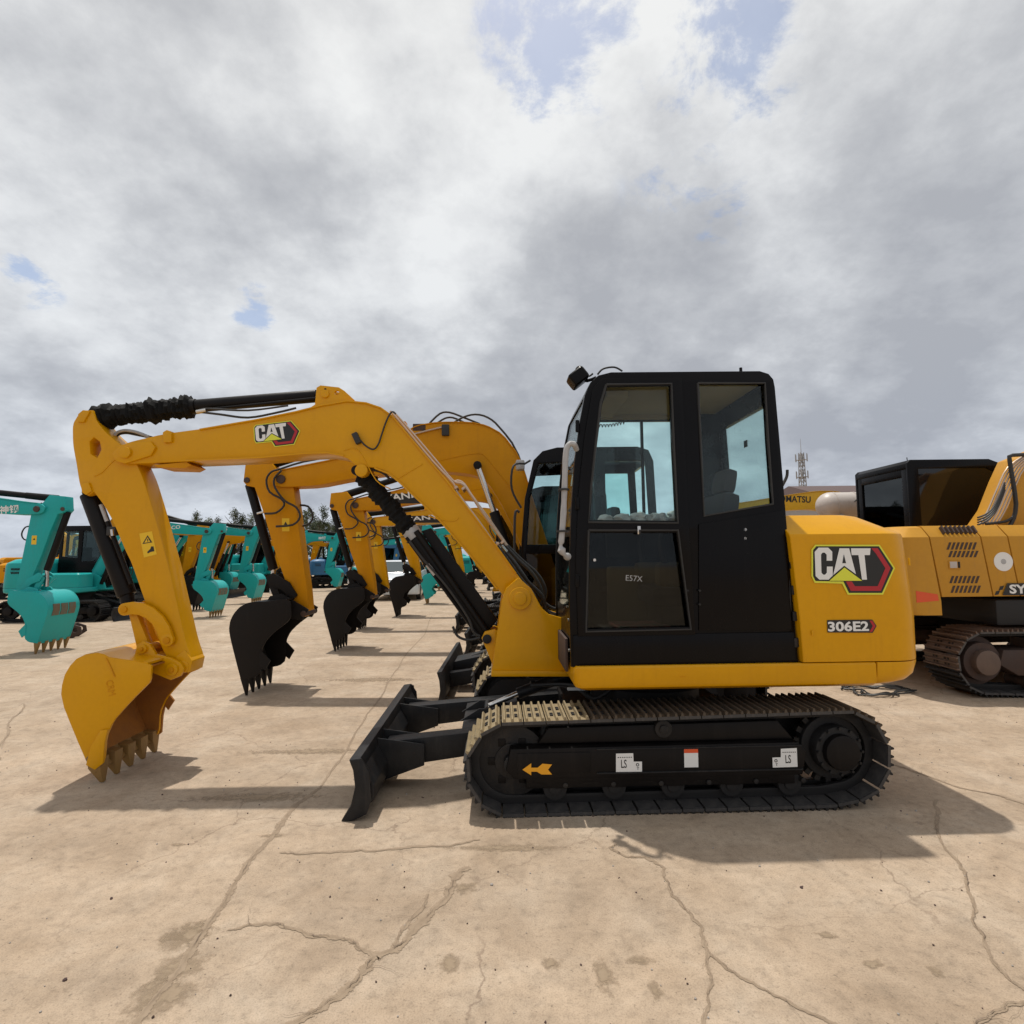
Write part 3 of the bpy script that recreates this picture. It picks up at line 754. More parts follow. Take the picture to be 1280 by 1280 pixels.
# ---- boom
yb_ = .125
bm_px = [(144, 570), (150, 559), (158, 553), (205, 542), (250, 536), (321, 524), (370, 514), (402, 506), (434, 500.5), (458, 503), (476, 509), (490, 519), (506, 538), (532, 569), (559, 601), (590, 641), (620, 681), (645, 716), (664, 741), (668, 755), (660, 768), (648, 768), (638, 757), (626, 741), (604, 715), (577, 683), (549, 651), (501, 606), (484, 590), (468, 584), (448, 584), (432, 571), (410, 567), (380, 568), (327, 573), (232, 577), (188, 579), (160, 580), (148, 577)]
BO = FM.pts(bm_px, -yb_)
BO = soft(soft(BO)); mb = MB(); mb.prism(BO, -yb_, yb_, 'yellow', .010)
# flange lips along the top and underside
def lip(pxs, t=.012, out=.012):
    mb.strip(FM.pts(pxs, -yb_), t, -yb_ - out, yb_ + out, 'yellow', .003)
lip([(250, 537), (321, 525), (370, 515), (402, 507), (434, 501.5), (458, 504), (476, 510), (490, 520), (506, 539), (532, 570), (559, 602), (590, 642), (620, 682), (645, 717)])
lip([(232, 576), (327, 572), (380, 567), (410, 566), (430, 570)])
lip([(468, 585), (486, 592), (503, 606), (549, 650), (577, 682), (604, 714), (622, 737)])
# nose boss, stiffeners
mb.prism(FM.pts([(142, 568), (152, 557), (172, 553), (190, 552), (196, 560), (190, 570), (158, 580), (147, 577)], -yb_), -yb_ - .02, yb_ + .02, 'yellow', .006)
a = G(158, 566, -.14); mb.cyl((a[0], -.165, a[1]), (a[0], .165, a[1]), .045, None, 'yellow', 20, .006)
mb.prism(FM.pts([(205, 541), (210, 538), (216, 540), (216, 553), (206, 554)], -yb_), -yb_ - .02, yb_ + .02, 'yellow', .005)
mb.prism(FM.pts([(190, 581), (232, 577), (238, 581), (230, 585), (196, 584)], -yb_), -yb_ + .01, yb_ - .01, 'orange', .004)
# cylinder bosses
a = G(452, 590, -yb_); mb.cyl((a[0], -yb_ - .02, a[1] + .01), (a[0], yb_ + .02, a[1] + .01), .05, None, 'yellow', 20, .006)
boom = mb.build('boom', 'yellow', root)
# weld seams
mb = MB(); yy = -yb_ - .001
for l in ([(488, 611), (470, 600), (448, 563), (430, 563)], [(528, 580), (498, 598)], [(535, 645), (553, 650), (568, 651), (573, 647)]):
    mb = MB(); mb.tube([V3(G(px, py, yy), yy) for px, py in l], .0045, 'yellow', 6, 4); mb.build('weld_seam', 'yellow', boom)
# ears
mb = MB()
eo = FM.pts([(386, 511), (394, 506), (396, 485), (401, 482), (424, 484.5), (431, 489), (443, 500), (440, 504), (402, 508)], -.08)
hc = G(421.5, 491.5, -.08); hole = [(hc[0] + .019 * math.cos(k * PI / 6), hc[1] + .019 * math.sin(k * PI / 6)) for k in range(12)]
for s_ in (-1, 1): mb.holed(eo, [hole[::-1]], s_ * .075 - .015, s_ * .075 + .015, 'yellow', .003)
a = G(407, 493, -.08); mb.cyl((a[0], -.105, a[1]), (a[0], .105, a[1]), .033, None, 'yellow', 20, .004); mb.cyl((a[0], -.09, a[1] + .04), (a[0], .09, a[1] + .04), .01, None, 'bladeblack', 8)
mb.build('cylinder_ear', 'yellow', boom)
# emblem on the boom
def zb1(u, v):
    # map traced cover emblem to the tilted one on the boom
    s = (u - 263) / 371; t = (v - 501) / 222
    x = 317 + s * 58 + t * 1.5; y = 531.5 - s * 7 + t * 30.5
    return (x, y)
mb = MB(); emblem(mb, lambda u, v, d: V3(G(*zb1(u, v), -yb_), -yb_ - .003 - d)); mb.build('emblem', 'white', boom, 0)
# sensor and cables
mb = MB(); yy = -yb_ - .02
a = G(446, 548, yy); mb.box((a[0], yy, a[1]), (.045, .05, .09), 'rubber', .006, Matrix.Rotation(R(-25), 4, 'Y'))
mb.tube([V3(G(px, py, yy), yy - .01) for px, py in [(451, 551), (458, 558), (467, 562), (473, 556), (477, 545), (482, 530), (487, 519), (491, 515), (495, 518)]], .007, 'rubber', 6)
mb.build('sensor_cable', 'rubber', boom)
mb = MB()
for (dy, m_, l) in ((-.05, 'pipe', [(488, 514), (506, 535), (540, 576), (566, 604), (571, 615), (600, 654), (618, 680), (624, 688)]),
                    (.0, 'pipe', [(492, 515), (510, 535), (545, 576), (566, 601), (576, 604), (584, 612), (606, 645), (628, 675), (632, 682)]),
                    (.06, 'pipe', [(566, 604), (572, 601), (580, 605), (590, 620), (612, 650), (634, 682)])):
    mb.tube([V3(G(px, py, dy), dy) for px, py in l], .010, m_, 8, 3)
for (px, py) in ((571, 611), (580, 612), (622, 680), (628, 678)):
    a = G(px, py, 0); mb.box((a[0], 0, a[1]), (.02, .18, .03), 'pipe', .004, Matrix.Rotation(R(50), 4, 'Y'))
mb.build('steel_pipe', 'pipe', boom)
mb = MB()
HS = [(-.07, [(618, 679), (632, 696), (650, 722), (668, 745), (674, 762), (690, 775), (720, 790)]), (-.02, [(624, 684), (640, 700), (660, 727), (678, 745), (684, 765), (700, 775)]),
      (.03, [(630, 681), (648, 700), (664, 715), (676, 735), (678, 752), (668, 768), (672, 780)]), (.08, [(634, 682), (652, 700), (672, 718), (682, 738), (680, 760), (700, 770)]), (.12, [(628, 684), (645, 705), (662, 730), (676, 748), (690, 760), (716, 765)])]
for dy, l in HS:
    mb = MB(); mb.tube([V3(G(px, py, dy), dy) for px, py in l], .014, 'rubber', 8); mb.build('hose', 'rubber', root)
mb = MB()
for (px, py) in ((622, 682), (630, 686)): a = G(px, py, -.05); mb.cyl((a[0] - .02, -.05, a[1] + .025), (a[0] + .02, -.05, a[1] - .025), .016, None, 'steel', 8)
mb.build('hose_coupling', 'steel', root)

# ---- boom cylinder
mb = MB()
A = G(609, 798, 0); B = G(516, 668, 0); Cc = G(449, 590, 0)
mb.cyl(V3(A, 0), V3(B, 0), .062, None, 'black', 28, .008)
g0 = [(604, 778), (524, 665), (536, 657), (617, 770)]
mb.cyl(V3(G(607, 788, -.06), -.06), V3(G(520, 664, -.06), -.06), .024, None, 'black', 12)
mb.cyl(V3(G(596, 792, -.05), -.05), V3(G(508, 672, -.05), -.05), .014, None, 'black', 10)
mb.prism(FM.pts([(527, 664), (539, 660), (622, 775), (608, 792)], .0), -.02, .05, 'black', .006)
a = G(539, 712, -.085); mb.box((a[0], -.088, a[1]), (.10, .004, .035), 'tank', 0, Matrix.Rotation(R(52), 4, 'Y'))
mb.cyl(V3(G(520, 672, 0), 0), V3(G(512, 662, 0), 0), .068, None, 'wrap', 28, .004)
cy = mb.build('boom_cylinder', 'black', root)
def sheath(p0, p1, r, n=42, seed=0):
    p0, p1 = Vector(p0), Vector(p1); rings = []; d = (p1 - p0).normalized(); a = d.cross(Vector((0, 1, 0))).normalized(); b = d.cross(a); rnd = random.Random(seed)
    for k in range(n + 1):
        t = k / n; rr = r * (.86 + .16 * (k % 2)) * (1 + .40 * noise.noise(Vector((t * 11, seed, 0)))) * (.8 if k in (0, n) else 1)
        off = a * .012 * noise.noise(Vector((t * 7, 0, seed + 3)))
        rings.append([p0.lerp(p1, t) + off + (a * math.cos(2 * PI * j / 20) + b * math.sin(2 * PI * j / 20)) * rr * (1 + .26 * noise.noise(Vector((j * .9, t * 25, seed)))) for j in range(20)])
    return rings
mb = MB(); mb.loft(sheath(V3(G(514, 664, 0), 0), V3(G(452, 592, 0), 0), .074, 30, 2), 'sheath'); mb.cyl(V3(Cc, -.1), V3(Cc, .1), .04, None, 'black', 14)
mb.build('rod_sheath', 'sheath', cy, 20)
mb = MB(); mb.tube([V3(G(px, py, -.1), -.1) for px, py in [(600, 795), (592, 790), (585, 772), (560, 735), (530, 700), (512, 676)]], .009, 'rubber'); mb.build('hose', 'rubber', cy); mb = MB()
mb.tube([V3(G(px, py, -.1), -.1) for px, py in [(600, 797), (585, 800), (572, 795), (566, 783)]], .010, 'rubber'); mb.build('hose', 'rubber', cy); mb = MB()
mb.tube([V3(G(px, py, -.08), -.08) for px, py in [(450, 588), (458, 585), (470, 588), (480, 592), (488, 600)]], .010, 'rubber'); mb.build('hose', 'rubber', cy)

# ---- arm
ya = .095
ar_px = [(98, 517), (104, 512.5), (115, 512.5), (122, 528), (132, 540), (146, 552), (160, 562), (170, 578), (179, 598), (188, 627), (198, 662), (210, 706), (222, 758), (232, 803), (240, 826), (238, 838), (228, 842), (218, 836), (202, 812), (182, 756), (164, 704), (157, 690), (140, 650), (129, 631), (117, 615), (110, 620), (104, 617), (99, 606), (95, 580), (90.5, 556), (90, 530)]
AR = FM.pts(ar_px, -ya)
hx = FM.pts([(112, 552), (117, 547), (124, 552), (126, 562), (121, 572), (113, 567)], -ya)
AR = soft(soft(AR)); mb = MB(); mb.holed(AR, [hx[::-1]], -ya, ya, 'yellow', .010)
# edge bosses / doublers
for l in ([(99, 518), (105, 513), (114, 514), (106, 528), (98, 528)], [(102, 605), (112, 603), (116, 614), (109, 619), (104, 616)]):
    mb.prism(FM.pts(l, -ya), -ya - .014, ya + .014, 'yellow', .005)
mb.prism(FM.pts([(232, 812), (241, 826), (238, 840), (227, 841), (215, 836), (222, 820)], -ya), -ya - .01, ya - .01, 'yellow', .006)
a = G(230, 833, -ya); mb.cyl((a[0], -.11, a[1]), (a[0], .09, a[1]), .045, None, 'yellow', 20, .006)
arm = mb.build('arm', 'yellow', root)
mb = MB(); yy = -ya - .001; mb.tube([V3(G(px, py, yy), yy) for px, py in [(118, 595), (128, 590), (145, 574), (165, 573)]], .005, 'yellow', 6)
mb.build('weld_seam', 'yellow', arm)
mb = MB(); yy = -ya - .002
mb.poly([V3(G(px, py, yy), yy) for px, py in [(174, 667), (190, 664), (196, 693), (180, 697)]], 'sticker')
mb.poly([V3(G(px, py, yy), yy - .001) for px, py in [(178, 680), (184.5, 669), (190.5, 678)]], 'blackvinyl')
mb.poly([V3(G(px, py, yy), yy - .0016) for px, py in [(180.5, 678.6), (184.6, 671.5), (188, 677.4)]], 'sticker')
mb.poly([V3(G(px, py, yy), yy - .0022) for px, py in [(184.0, 673.5), (185.2, 673.5), (185.5, 677), (184.4, 677)]], 'blackvinyl')
mb.poly([V3(G(px, py, yy), yy - .001) for px, py in [(184, 690), (188, 686), (189, 683), (192, 683), (193, 689), (188, 690), (185, 692)]], 'blackvinyl')
mb.build('warning_decal', 'sticker', arm, 0)
# arm cylinder on top
mb = MB(); A = G(407, 493, 0); B = G(240, 508, 0); T = G(122, 521, 0)
mb.cyl(V3(G(396, 495, 0), 0), V3(B, 0), .052, None, 'black', 28, .006); mb.cyl(V3(A, -.06), V3(A, .06), .05, None, 'black', 16)
mb.cyl(V3(G(246, 508, 0), 0), V3(G(236, 509, 0), 0), .062, None, 'black', 28, .006)
mb.cyl(V3(G(402, 497, -.06), -.06), V3(G(258, 512, -.06), -.06), .012, None, 'black', 8)
cy2 = mb.build('arm_cylinder', 'black', root)
mb = MB(); mb.loft(sheath(V3(G(240, 508.5, 0), 0), V3(G(119, 522, 0), 0), .086, 46, 5), 'sheath'); mb.build('rod_sheath', 'sheath', cy2, 20)
mb = MB(); yy = -.09
mb.tube([V3(G(px, py, yy), yy) for px, py in [(250, 515), (275, 518), (310, 522), (345, 516), (370, 510)]], .009, 'rubber'); mb.build('hose', 'rubber', cy2); mb = MB()
mb.tube([V3(G(px, py, yy), yy) for px, py in [(250, 512), (262, 511), (310, 513), (360, 507)]], .008, 'rubber')
mb.cyl(V3(G(246, 515, yy), yy), V3(G(258, 513, yy), yy), .018, None, 'steel', 10); mb.build('hose', 'rubber', cy2); mb = MB()
mb.tube([V3(G(px, py, 0), 0) for px, py in [(141, 548), (146, 541), (156, 538), (170, 540), (186, 546)]], .012, 'wrap'); mb.build('hose', 'wrap', cy2); mb = MB()
mb.tube([V3(G(px, py, .04), .04) for px, py in [(141, 550), (148, 543), (158, 541), (170, 543), (190, 547)]], .012, 'rubber')
mb.build('hose', 'rubber', cy2)
# bucket cylinder in front of the arm
mb = MB()
mb.cyl(V3(G(112, 618, 0), 0), V3(G(159, 744, 0), 0), .068, None, 'black', 28, .010); mb.cyl(V3(G(158, 742, 0), 0), V3(G(161, 758, 0), 0), .05, None, 'black', 20)
mb.cyl(V3(G(110, 615, -.08), -.08), V3(G(110, 615, .08), .08), .04, None, 'black', 16, .004)
mb.cyl(V3(G(134, 652, -.06), -.06), V3(G(164, 730, -.06), -.06), .016, None, 'black', 10)
a = G(132, 645, -.06); mb.cyl(V3(G(126, 631, -.06), -.06), V3(G(136, 658, -.06), -.06), .014, None, 'wrap', 10)
mb.box(V3(G(141, 664, -.06), -.06), (.07, .05, .07), 'rubber', .008); mb.cyl(V3(G(142, 662, -.07), -.09), V3(G(143, 670, -.07), -.09), .012, None, 'steel', 8)
mb.tube([V3(G(px, py, -.05), -.05) for px, py in [(137, 668), (144, 680), (152, 700), (160, 722)]], .008, 'pipe')
mb.build('bucket_cylinder', 'black', root)
# linkage
mb = MB()
LP = [(157, 761.5), (166, 760), (177, 761), (188, 766), (198, 775), (205, 786), (209.5, 799)]
for s_ in (-1, 1):
    y0 = s_ * .125
    mb.strip(FM.pts(LP, -.125), .095, y0 - .016, y0 + .016, 'yellow', .006)
    for (px, py) in ((157, 761.5), (210, 800)):
        a = G(px, py, -.125); mb.cyl((a[0], y0 - .017, a[1]), (a[0], y0 + .017, a[1]), .0475, None, 'yellow', 20, .005)
for (px, py) in ((157, 761.5), (210, 800)): a = G(px, py, -.125); mb.cyl((a[0], -.155, a[1]), (a[0], .155, a[1]), .026, None, 'orange', 16, .004)
mb.build('curved_link', 'yellow', root)
mb = MB()
lk = FM.pts([(163, 765), (172, 764), (188, 803), (184, 815), (174, 812)], -.07)
for s_ in (-1, 1): mb.prism(lk, s_ * .065 - .03, s_ * .065 + .03, 'yellow', .006)
mb.build('push_link', 'yellow', root)

# ---- bucket
yk = .335
BX0, BZ0 = 0, 0
def ground_fix(P, f=1): return P
side_px = [(182, 829), (136, 822), (129, 818.5), (122, 816.5), (107, 818.5), (96, 824), (88, 832), (81, 843), (77.5, 856), (76.5, 868), (80, 884), (88, 904), (97, 926), (110, 956), (121, 960), (130, 952), (132, 922), (141, 902), (155, 886), (168, 872), (180, 860), (188, 852), (189, 832)]
SP = soft(FM.pts(side_px, -yk))
mb = MB()
for s_ in (-1, 1): mb.prism(SP, s_ * (yk - .011) - .011, s_ * (yk - .011) + .011, 'yellow' if s_ < 0 else 'yellow', .004)
buck = None
shell = FM.pts([(184, 830), (136, 823), (129, 819.5), (122, 817.5), (107, 819.5), (96, 825), (88.5, 833), (82, 844), (78.5, 857), (77.5, 868), (81, 884), (89, 904), (98, 926), (112, 958)], -yk)
mb.strip(shell, .018, -yk + .004, yk - .004, 'yellow', 0)
ins = [(x + .012, z - .0) for x, z in FM.pts([(184, 834), (136, 827), (122, 821.5), (107, 823.5), (92, 835), (85.5, 846), (81.5, 862), (84.5, 880), (92, 902), (101, 926), (114, 956)], -yk)]
mb.strip(ins, .008, -yk + .022, yk - .022, 'bucket_in', 0)
for s_ in (-1, 1):
    q = grow(SP[0:1] + SP[1:], .97); mb.prism(q, s_ * (yk - .024) - .002, s_ * (yk - .024) + .002, 'bucket_in')
# hanger ears over the top
ear = FM.pts([(168, 824), (172, 806), (180, 801), (188, 805), (196, 818), (214, 822), (226, 828), (231, 836), (226, 845), (214, 850), (180, 836)], -.13)
for s_ in (-1, 1): mb.prism(ear, s_ * .125 - .015, s_ * .125 + .015, 'yellow', .005)
mb.box((SP[0][0] + .02, 0, SP[0][1] - .03), (.14, .23, .03), 'yellow', .006)
for (px, py, r) in ((178, 811, .033), (215, 837, .045)):
    a = G(px, py, -.15); mb.cyl((a[0], -.16, a[1]), (a[0], .15, a[1]), r, None, 'yellow', 22, .005); mb.cyl((a[0], -.175, a[1]), (a[0], .16, a[1]), r * .45, None, 'orange', 14, .004)
mb.tube([V3(G(px, py, -yk), -yk - .003) for px, py in [(133, 822), (138, 832), (144, 846)]], .004, 'orange', 5)
buck = mb.build('bucket', 'yellow', root)
mb = MB(); a = G(127, 848, -yk); side_text(mb, 'CRM', a[0] + .03, a[1] - .02, .11, .05, -yk - .001, 'orange', 0, R(75), depth=.003)
mb.build('cast_mark', 'orange', buck, 0)
lipx, lipz = FM.at(118, 955, -yk)
mb = MB(); mb.prism([(lipx - .04, lipz + .06), (lipx - .06, lipz + .04), (lipx + .01, lipz - .06), (lipx + .035, lipz - .04)], -yk - .012, yk + .012, 'tooth', .004); mb.build('cutting_lip', 'tooth', buck)
for k in range(5):
    y = -yk + .03 + k * (2 * yk - .06) / 4
    mb = MB()
    d = Vector((.085, -1)).normalized(); w = .045
    base = Vector((lipx, lipz - .0)); tip = Vector((lipx + .045, .003))
    mb.loft([[(base.x - .05, y - w, base.y + .05), (base.x - .05, y + w, base.y + .05), (base.x + .05, y + w, base.y + .04), (base.x + .05, y - w, base.y + .04)],
             [(base.x - .035, y - w * .95, base.y - .03), (base.x - .035, y + w * .95, base.y - .03), (base.x + .05, y + w * .95, base.y - .03), (base.x + .05, y - w * .95, base.y - .03)],
             [(tip.x - .012, y - w * .35, tip.y), (tip.x - .012, y + w * .35, tip.y), (tip.x + .010, y + w * .35, tip.y), (tip.x + .010, y - w * .35, tip.y)]], 'tooth', .004)
    mb.build('bucket_tooth', 'tooth', buck)
for s_ in (-1, 1):
    cut = FM.pts([(110, 955), (121, 961), (131, 953), (133, 928), (137, 911), (128, 912), (116, 932)], -yk)
    mb = MB(); mb.prism(cut, s_ * (yk + .012) - .010, s_ * (yk + .012) + .010, 'yellow' if s_ < 0 else 'bucket_in', .004)
    mb.prism([(x, z) for x, z in FM.pts([(131, 906), (140, 893), (150, 906), (141, 920)], -yk)], s_ * (yk + .01) - .010, s_ * (yk + .01) + .010, 'bucket_in' if s_ > 0 else 'yellow', .004) if s_ > 0 else None
    mb.build('side_cutter', 'yellow', buck)

# ================================================================== THE OTHER MACHINES
F2 = Frame(1.0, 6.95, 0)
Q = F2.at
YB = -.14
BOOM_STD = F2.pts([(336, 598), (346, 589), (380, 582), (430, 572), (475, 556), (505, 541), (522, 532), (548, 528), (587, 528), (608, 532), (628, 543), (648, 569), (662, 610), (680, 665), (698, 722), (698, 745), (688, 752), (676, 744), (662, 712), (646, 668), (628, 632), (612, 606), (600, 596), (585, 592), (553, 589), (520, 589), (480, 592), (430, 600), (395, 607), (352, 609), (340, 606)], YB)
BOOM_LOW = F2.pts([(336, 596), (346, 589), (380, 585), (430, 577), (480, 569), (530, 562), (570, 562), (600, 570), (622, 588), (645, 620), (670, 670), (698, 722), (698, 745), (688, 752), (676, 744), (655, 712), (632, 670), (610, 637), (590, 616), (565, 604), (520, 599), (480, 601), (430, 605), (395, 608), (352, 609), (340, 606)], YB)
ARM2 = F2.pts([(307, 577), (336, 574), (346, 587), (360, 599), (367, 610), (372, 650), (378, 696), (384, 740), (386, 763), (379, 772), (368, 764), (357, 728), (342, 685), (329, 640), (318, 609), (308, 607), (304, 602)], -.10)
BK2 = F2.pts([(357, 749), (331, 752), (318, 752), (308, 754), (299, 759), (292, 767), (287.5, 776), (286, 787), (288, 799), (292, 815), (296, 831), (301, 850), (318, 847), (326, 840), (327, 812), (333, 800), (343, 790), (360, 777), (364, 770), (363, 752)], -.36)
SH2 = F2.pts([(357, 750), (331, 753), (318, 753), (308.5, 755), (300, 760), (293, 768), (288.5, 777), (287, 787), (289.5, 799), (293, 815), (297.5, 831), (303, 851)], -.36)

BOOM_STD = soft(BOOM_STD); BOOM_LOW = soft(BOOM_LOW); ARM2 = soft(ARM2) if 0 else ARM2; BK2 = soft(BK2)
def rib_face(mb, x0, x1, z0, z1, y, n, m='dark', lean=.02):
    for k in range(n):
        x = x0 + (x1 - x0) * (k + .5) / n; w = (x1 - x0) / n * .28
        mb.prism([(x - w, z0), (x + w, z0), (x + w + lean, z1), (x - w + lean, z1)], y - .004, y + .004, m)

def machine(label, loc, rz, col, bcol, boom_pts, scale=1, group=None, text=None, detailed=False, hoses=True, cabcol='cabblack', textm='white', textback=None, armtop=True, twin=True):
    r = thing('excavator', label, 'excavator', loc, rz, group, scale)
    vis = -1 if abs(rz) < 1.6 else 1
    for s in (-1, 1):
        make_track(r, -1.14, .29, .265, 1.20, .31, .26, [(-.9, .10, .08), (.9, .10, .08)], s * .82, .42, .145, detailed, 99, top='shoetop')
        mb = MB(); mb.prism([(-1.05, .40), (1.0, .40), (1.05, .22), (-1.0, .22), (-1.1, .30)], s * .82 - .16, s * .82 + .16, 'black', .012)
        mb.prism([(-.7, .40), (-.6, .48), (.7, .48), (.8, .40)], s * .82 - .1, s * .82 + .1, 'black', .01)
        mb.build('track_frame', 'black', r)
        for nm, x, z, rr in (('idler_wheel', -1.14, .29, .235), ('drive_sprocket', 1.20, .31, .22)):
            mb = MB(); wheel(mb, x, z, rr, s * .82 - .05, s * .82 + .05, 'shoe', .4); mb.cyl((x, s * .82 - .17, z), (x, s * .82 + .17, z), rr * .55, None, 'black', 24, .01); mb.build(nm, 'shoe', r)
        mb = MB()
        for k in range(5):
            wheel(mb, -.8 + k * .4, .13, .075, s * .82 - .12, s * .82 + .12, 'shoe')
            if detailed: mb.build('track_roller', 'shoe', r); mb = MB()
        if not detailed: mb.build('roller_set', 'shoe', r)
    mb = MB(); mb.box((0, 0, .36), (1.3, 1.3, .16), 'black', .02); mb.cyl((0, 0, .42), (0, 0, .78), .44, None, 'dark', 32, .01); mb.build('centre_frame', 'black', r)
    # blade
    mb = MB()
    pr = [(-1.80, .33), (-1.775, .26), (-1.765, .17), (-1.79, .06), (-1.84, .004), (-1.78, .004), (-1.73, .06), (-1.70, .17), (-1.72, .26), (-1.75, .34)]
    mb.prism([(x, z * 1.15) for x, z in pr], -1.02, 1.02, 'bladeblack', .005)
    for yy in (-.5, .5): mb.loft([[(-1.73, yy - .06, .12), (-1.73, yy + .06, .12), (-1.73, yy + .06, .28), (-1.73, yy - .06, .28)], [(-.6, yy * .9 - .05, .3), (-.6, yy * .9 + .05, .3), (-.6, yy * .9 + .05, .42), (-.6, yy * .9 - .05, .42)]], 'bladeblack', .006)
    mb.cyl((-1.5, 0, .35), (-.5, 0, .66), .05, None, 'bladeblack', 12); mb.prism([(-1.7, .34), (-1.4, .40), (-1.2, .36), (-1.7, .2)], -.2, .2, 'bladeblack', .005)
    mb.build('dozer_blade', 'bladeblack', r)
    # house
    mb = MB(); rings = []
    for z, i in ((.80, .05), (.83, .01), (.93, 0), (.95, .01)): rings.append([(x, y, z) for x, y in plan(-.75 + i, 1.55 - i, -.95 + i, .95 - i, .06, .3, 6)])
    mb.loft(rings, col); mb.build('platform', col, r)
    mb = MB(); rings = []
    for z, i in ((.955, .0), (1.60, .03), (1.66, .05), (1.76, .20), (1.78, .30)): rings.append([(x, y, z) for x, y in plan(.62 + i * .3, 1.57 - i, -.94 + i * .6, .94 - i * .6, .03, .32, 6)])
    mb.loft(rings, col, .006); ec = mb.build('engine_cover', col, r, 28)
    mb = MB()
    for s in (-1, 1): rib_face(mb, .85, 1.2, 1.36, 1.42, s * .935, 9); rib_face(mb, .85, 1.2, 1.46, 1.52, s * .935, 9)
    mb.build('vent', 'dark', ec)
    mb = MB(); mb.loft([[(x, y, .956) for x, y in plan(-.70, .6, .32, .93, .08, .03, 5)], [(x, y, 1.32) for x, y in plan(-.70, .6, .32, .93, .08, .03, 5)], [(x, y, 1.36) for x, y in plan(-.66, .58, .36, .90, .08, .03, 5)]], col); mb.build('tank_box', col, r)
    if vis > 0:
        mb = MB()
        yy = .945; mb.prism([(-.1, 1.25), (.15, 1.02), (.55, 1.02), (.1, 1.07)], yy - .004, yy + .002, 'wrap'); mb.build('stripe', 'wrap', r)
    # cab
    o = [(-.86, .95), (-.92, 1.5), (-.86, 2.2), (-.76, 2.62), (-.66, 2.72), (-.5, 2.76), (.38, 2.76), (.5, 2.72), (.55, 2.6), (.58, 1.7), (.6, .95)]
    hA = [(-.84, 1.70), (-.80, 2.2), (-.70, 2.58), (-.12, 2.60), (-.08, 1.70)]
    hB = [(.02, 1.80), (.02, 2.60), (.46, 2.60), (.49, 1.85)]
    hC = [(-.82, 1.05), (-.85, 1.60), (-.08, 1.60), (-.06, 1.05)]
    cb = MB()
    cb.holed(o, [hA, hB, hC], -.90, -.86, cabcol, .006); cb.holed(o, [hA, hB], 0.02, .06, cabcol, .006)
    rf = [(-.76, 2.60), (-.66, 2.715), (-.5, 2.755), (.38, 2.755), (.5, 2.715), (.54, 2.60), (.50, 2.60), (.45, 2.66), (.36, 2.70), (-.48, 2.70), (-.62, 2.66), (-.72, 2.58)]
    cb.prism(rf, -.865, .025, cabcol, .004)
    cb.prism([(-.86, .96), (-.90, 1.3), (-.86, 1.3), (-.82, .96)], -.86, .02, cabcol)
    cb.prism([(.54, .96), (.52, 1.8), (.56, 1.8), (.58, .96)], -.86, .02, cabcol)
    cb.box((-.1, -.42, .97), (1.3, .84, .03), cabcol)
    cab = cb.build('cab', cabcol, r)
    for nm, h, gl in (('window', hA, 'glass'), ('window', hB, 'glass'), ('window', hC, 'glassdoor')):
        pane(nm, grow(h, 1.01), -.885, gl if detailed else 'screen', cab)
    pane('window', grow(hA, 1.01), .04, 'glassrear', cab); pane('window', grow(hB, 1.01), .04, 'glassrear', cab)
    w_ = MB(); w_.strip([(-.89, 1.3), (-.85, 2.2), (-.755, 2.60)], .005, -.86, .02, 'screen'); w_.build('windscreen', 'screen', cab, 0)
    w_ = MB(); w_.box((-.1, -.42, 1.35), (.5, .5, .16), 'seat', .04); w_.box((.16, -.42, 1.75), (.14, .48, .75), 'seat', .05); w_.box((-.1, -.42, 1.12), (.4, .4, .3), 'dark')
    for yy in (-.75, -.1): w_.box((-.1, yy, 1.5), (.5, .12, .2), 'interior', .03)
    w_.build('operator_seat', 'seat', cab)
    w_ = MB(); w_.tube([(-.90, -.92, 1.25), (-.97, -.94, 1.3), (-.97, -.94, 2.0), (-.92, -.92, 2.05)], .014, 'rubber'); w_.build('grab_rail', 'rubber', r)
    w_ = MB(); w_.box((-.90, -.55, 2.62), (.10, .16, .11), 'wrap', .02); w_.tube([(-.88, -.55, 2.62), (-.78, -.55, 2.68)], .012, 'rubber'); w_.tube([(-.9, -.9, 2.1), (-1.0, -.95, 2.3), (-.98, -.95, 2.55), (-.85, -.8, 2.6)], .012, 'rubber'); w_.build('work_lamp', 'wrap', r)
    # boom
    mb = MB(); mb.prism(boom_pts, -.14, .14, col, .010); bo = mb.build('boom', col, r)
    pk0 = 0; mb = MB(); tops = [q for q in boom_pts if q[1] > 2.62 and q[0] < pk0 + .35 and q[1] > .0]; tops = boom_pts[2:2 + max(6, len(boom_pts) // 3 + 2)]
    mb.strip([(x, z + .002) for x, z in tops], .012, -.155, .155, col, .003)
    pk = max(boom_pts, key=lambda p: p[1])
    mb.build('boom_flange', col, bo)
    brk = [(-.98, .86), (-.90, 1.15), (-.78, 1.25), (-.62, 1.35), (-.5, 1.3), (-.42, 1.1), (-.40, .86)]
    mb = MB(); mb.prism(brk, -.23, -.19, col, .006); mb.prism(brk, .19, .23, col, .006); mb.box((-.68, 0, .88), (.55, .44, .04), col, .005); mb.build('boom_bracket', col, r)
    # boom cylinders outside the boom
    ylist = (-.21, .21) if twin else (0,)
    a = Q(597, 582, -.21); b = Q(625, 637, -.21); c = Q(652, 705, -.21); c = (-1.02 + .18, 1.02)
    mid = (a[0] + (c[0] - a[0]) * .34, a[1] + (c[1] - a[1]) * .34)
    a = (a[0], a[1] - (.22 if boom_pts is BOOM_LOW else 0)); 
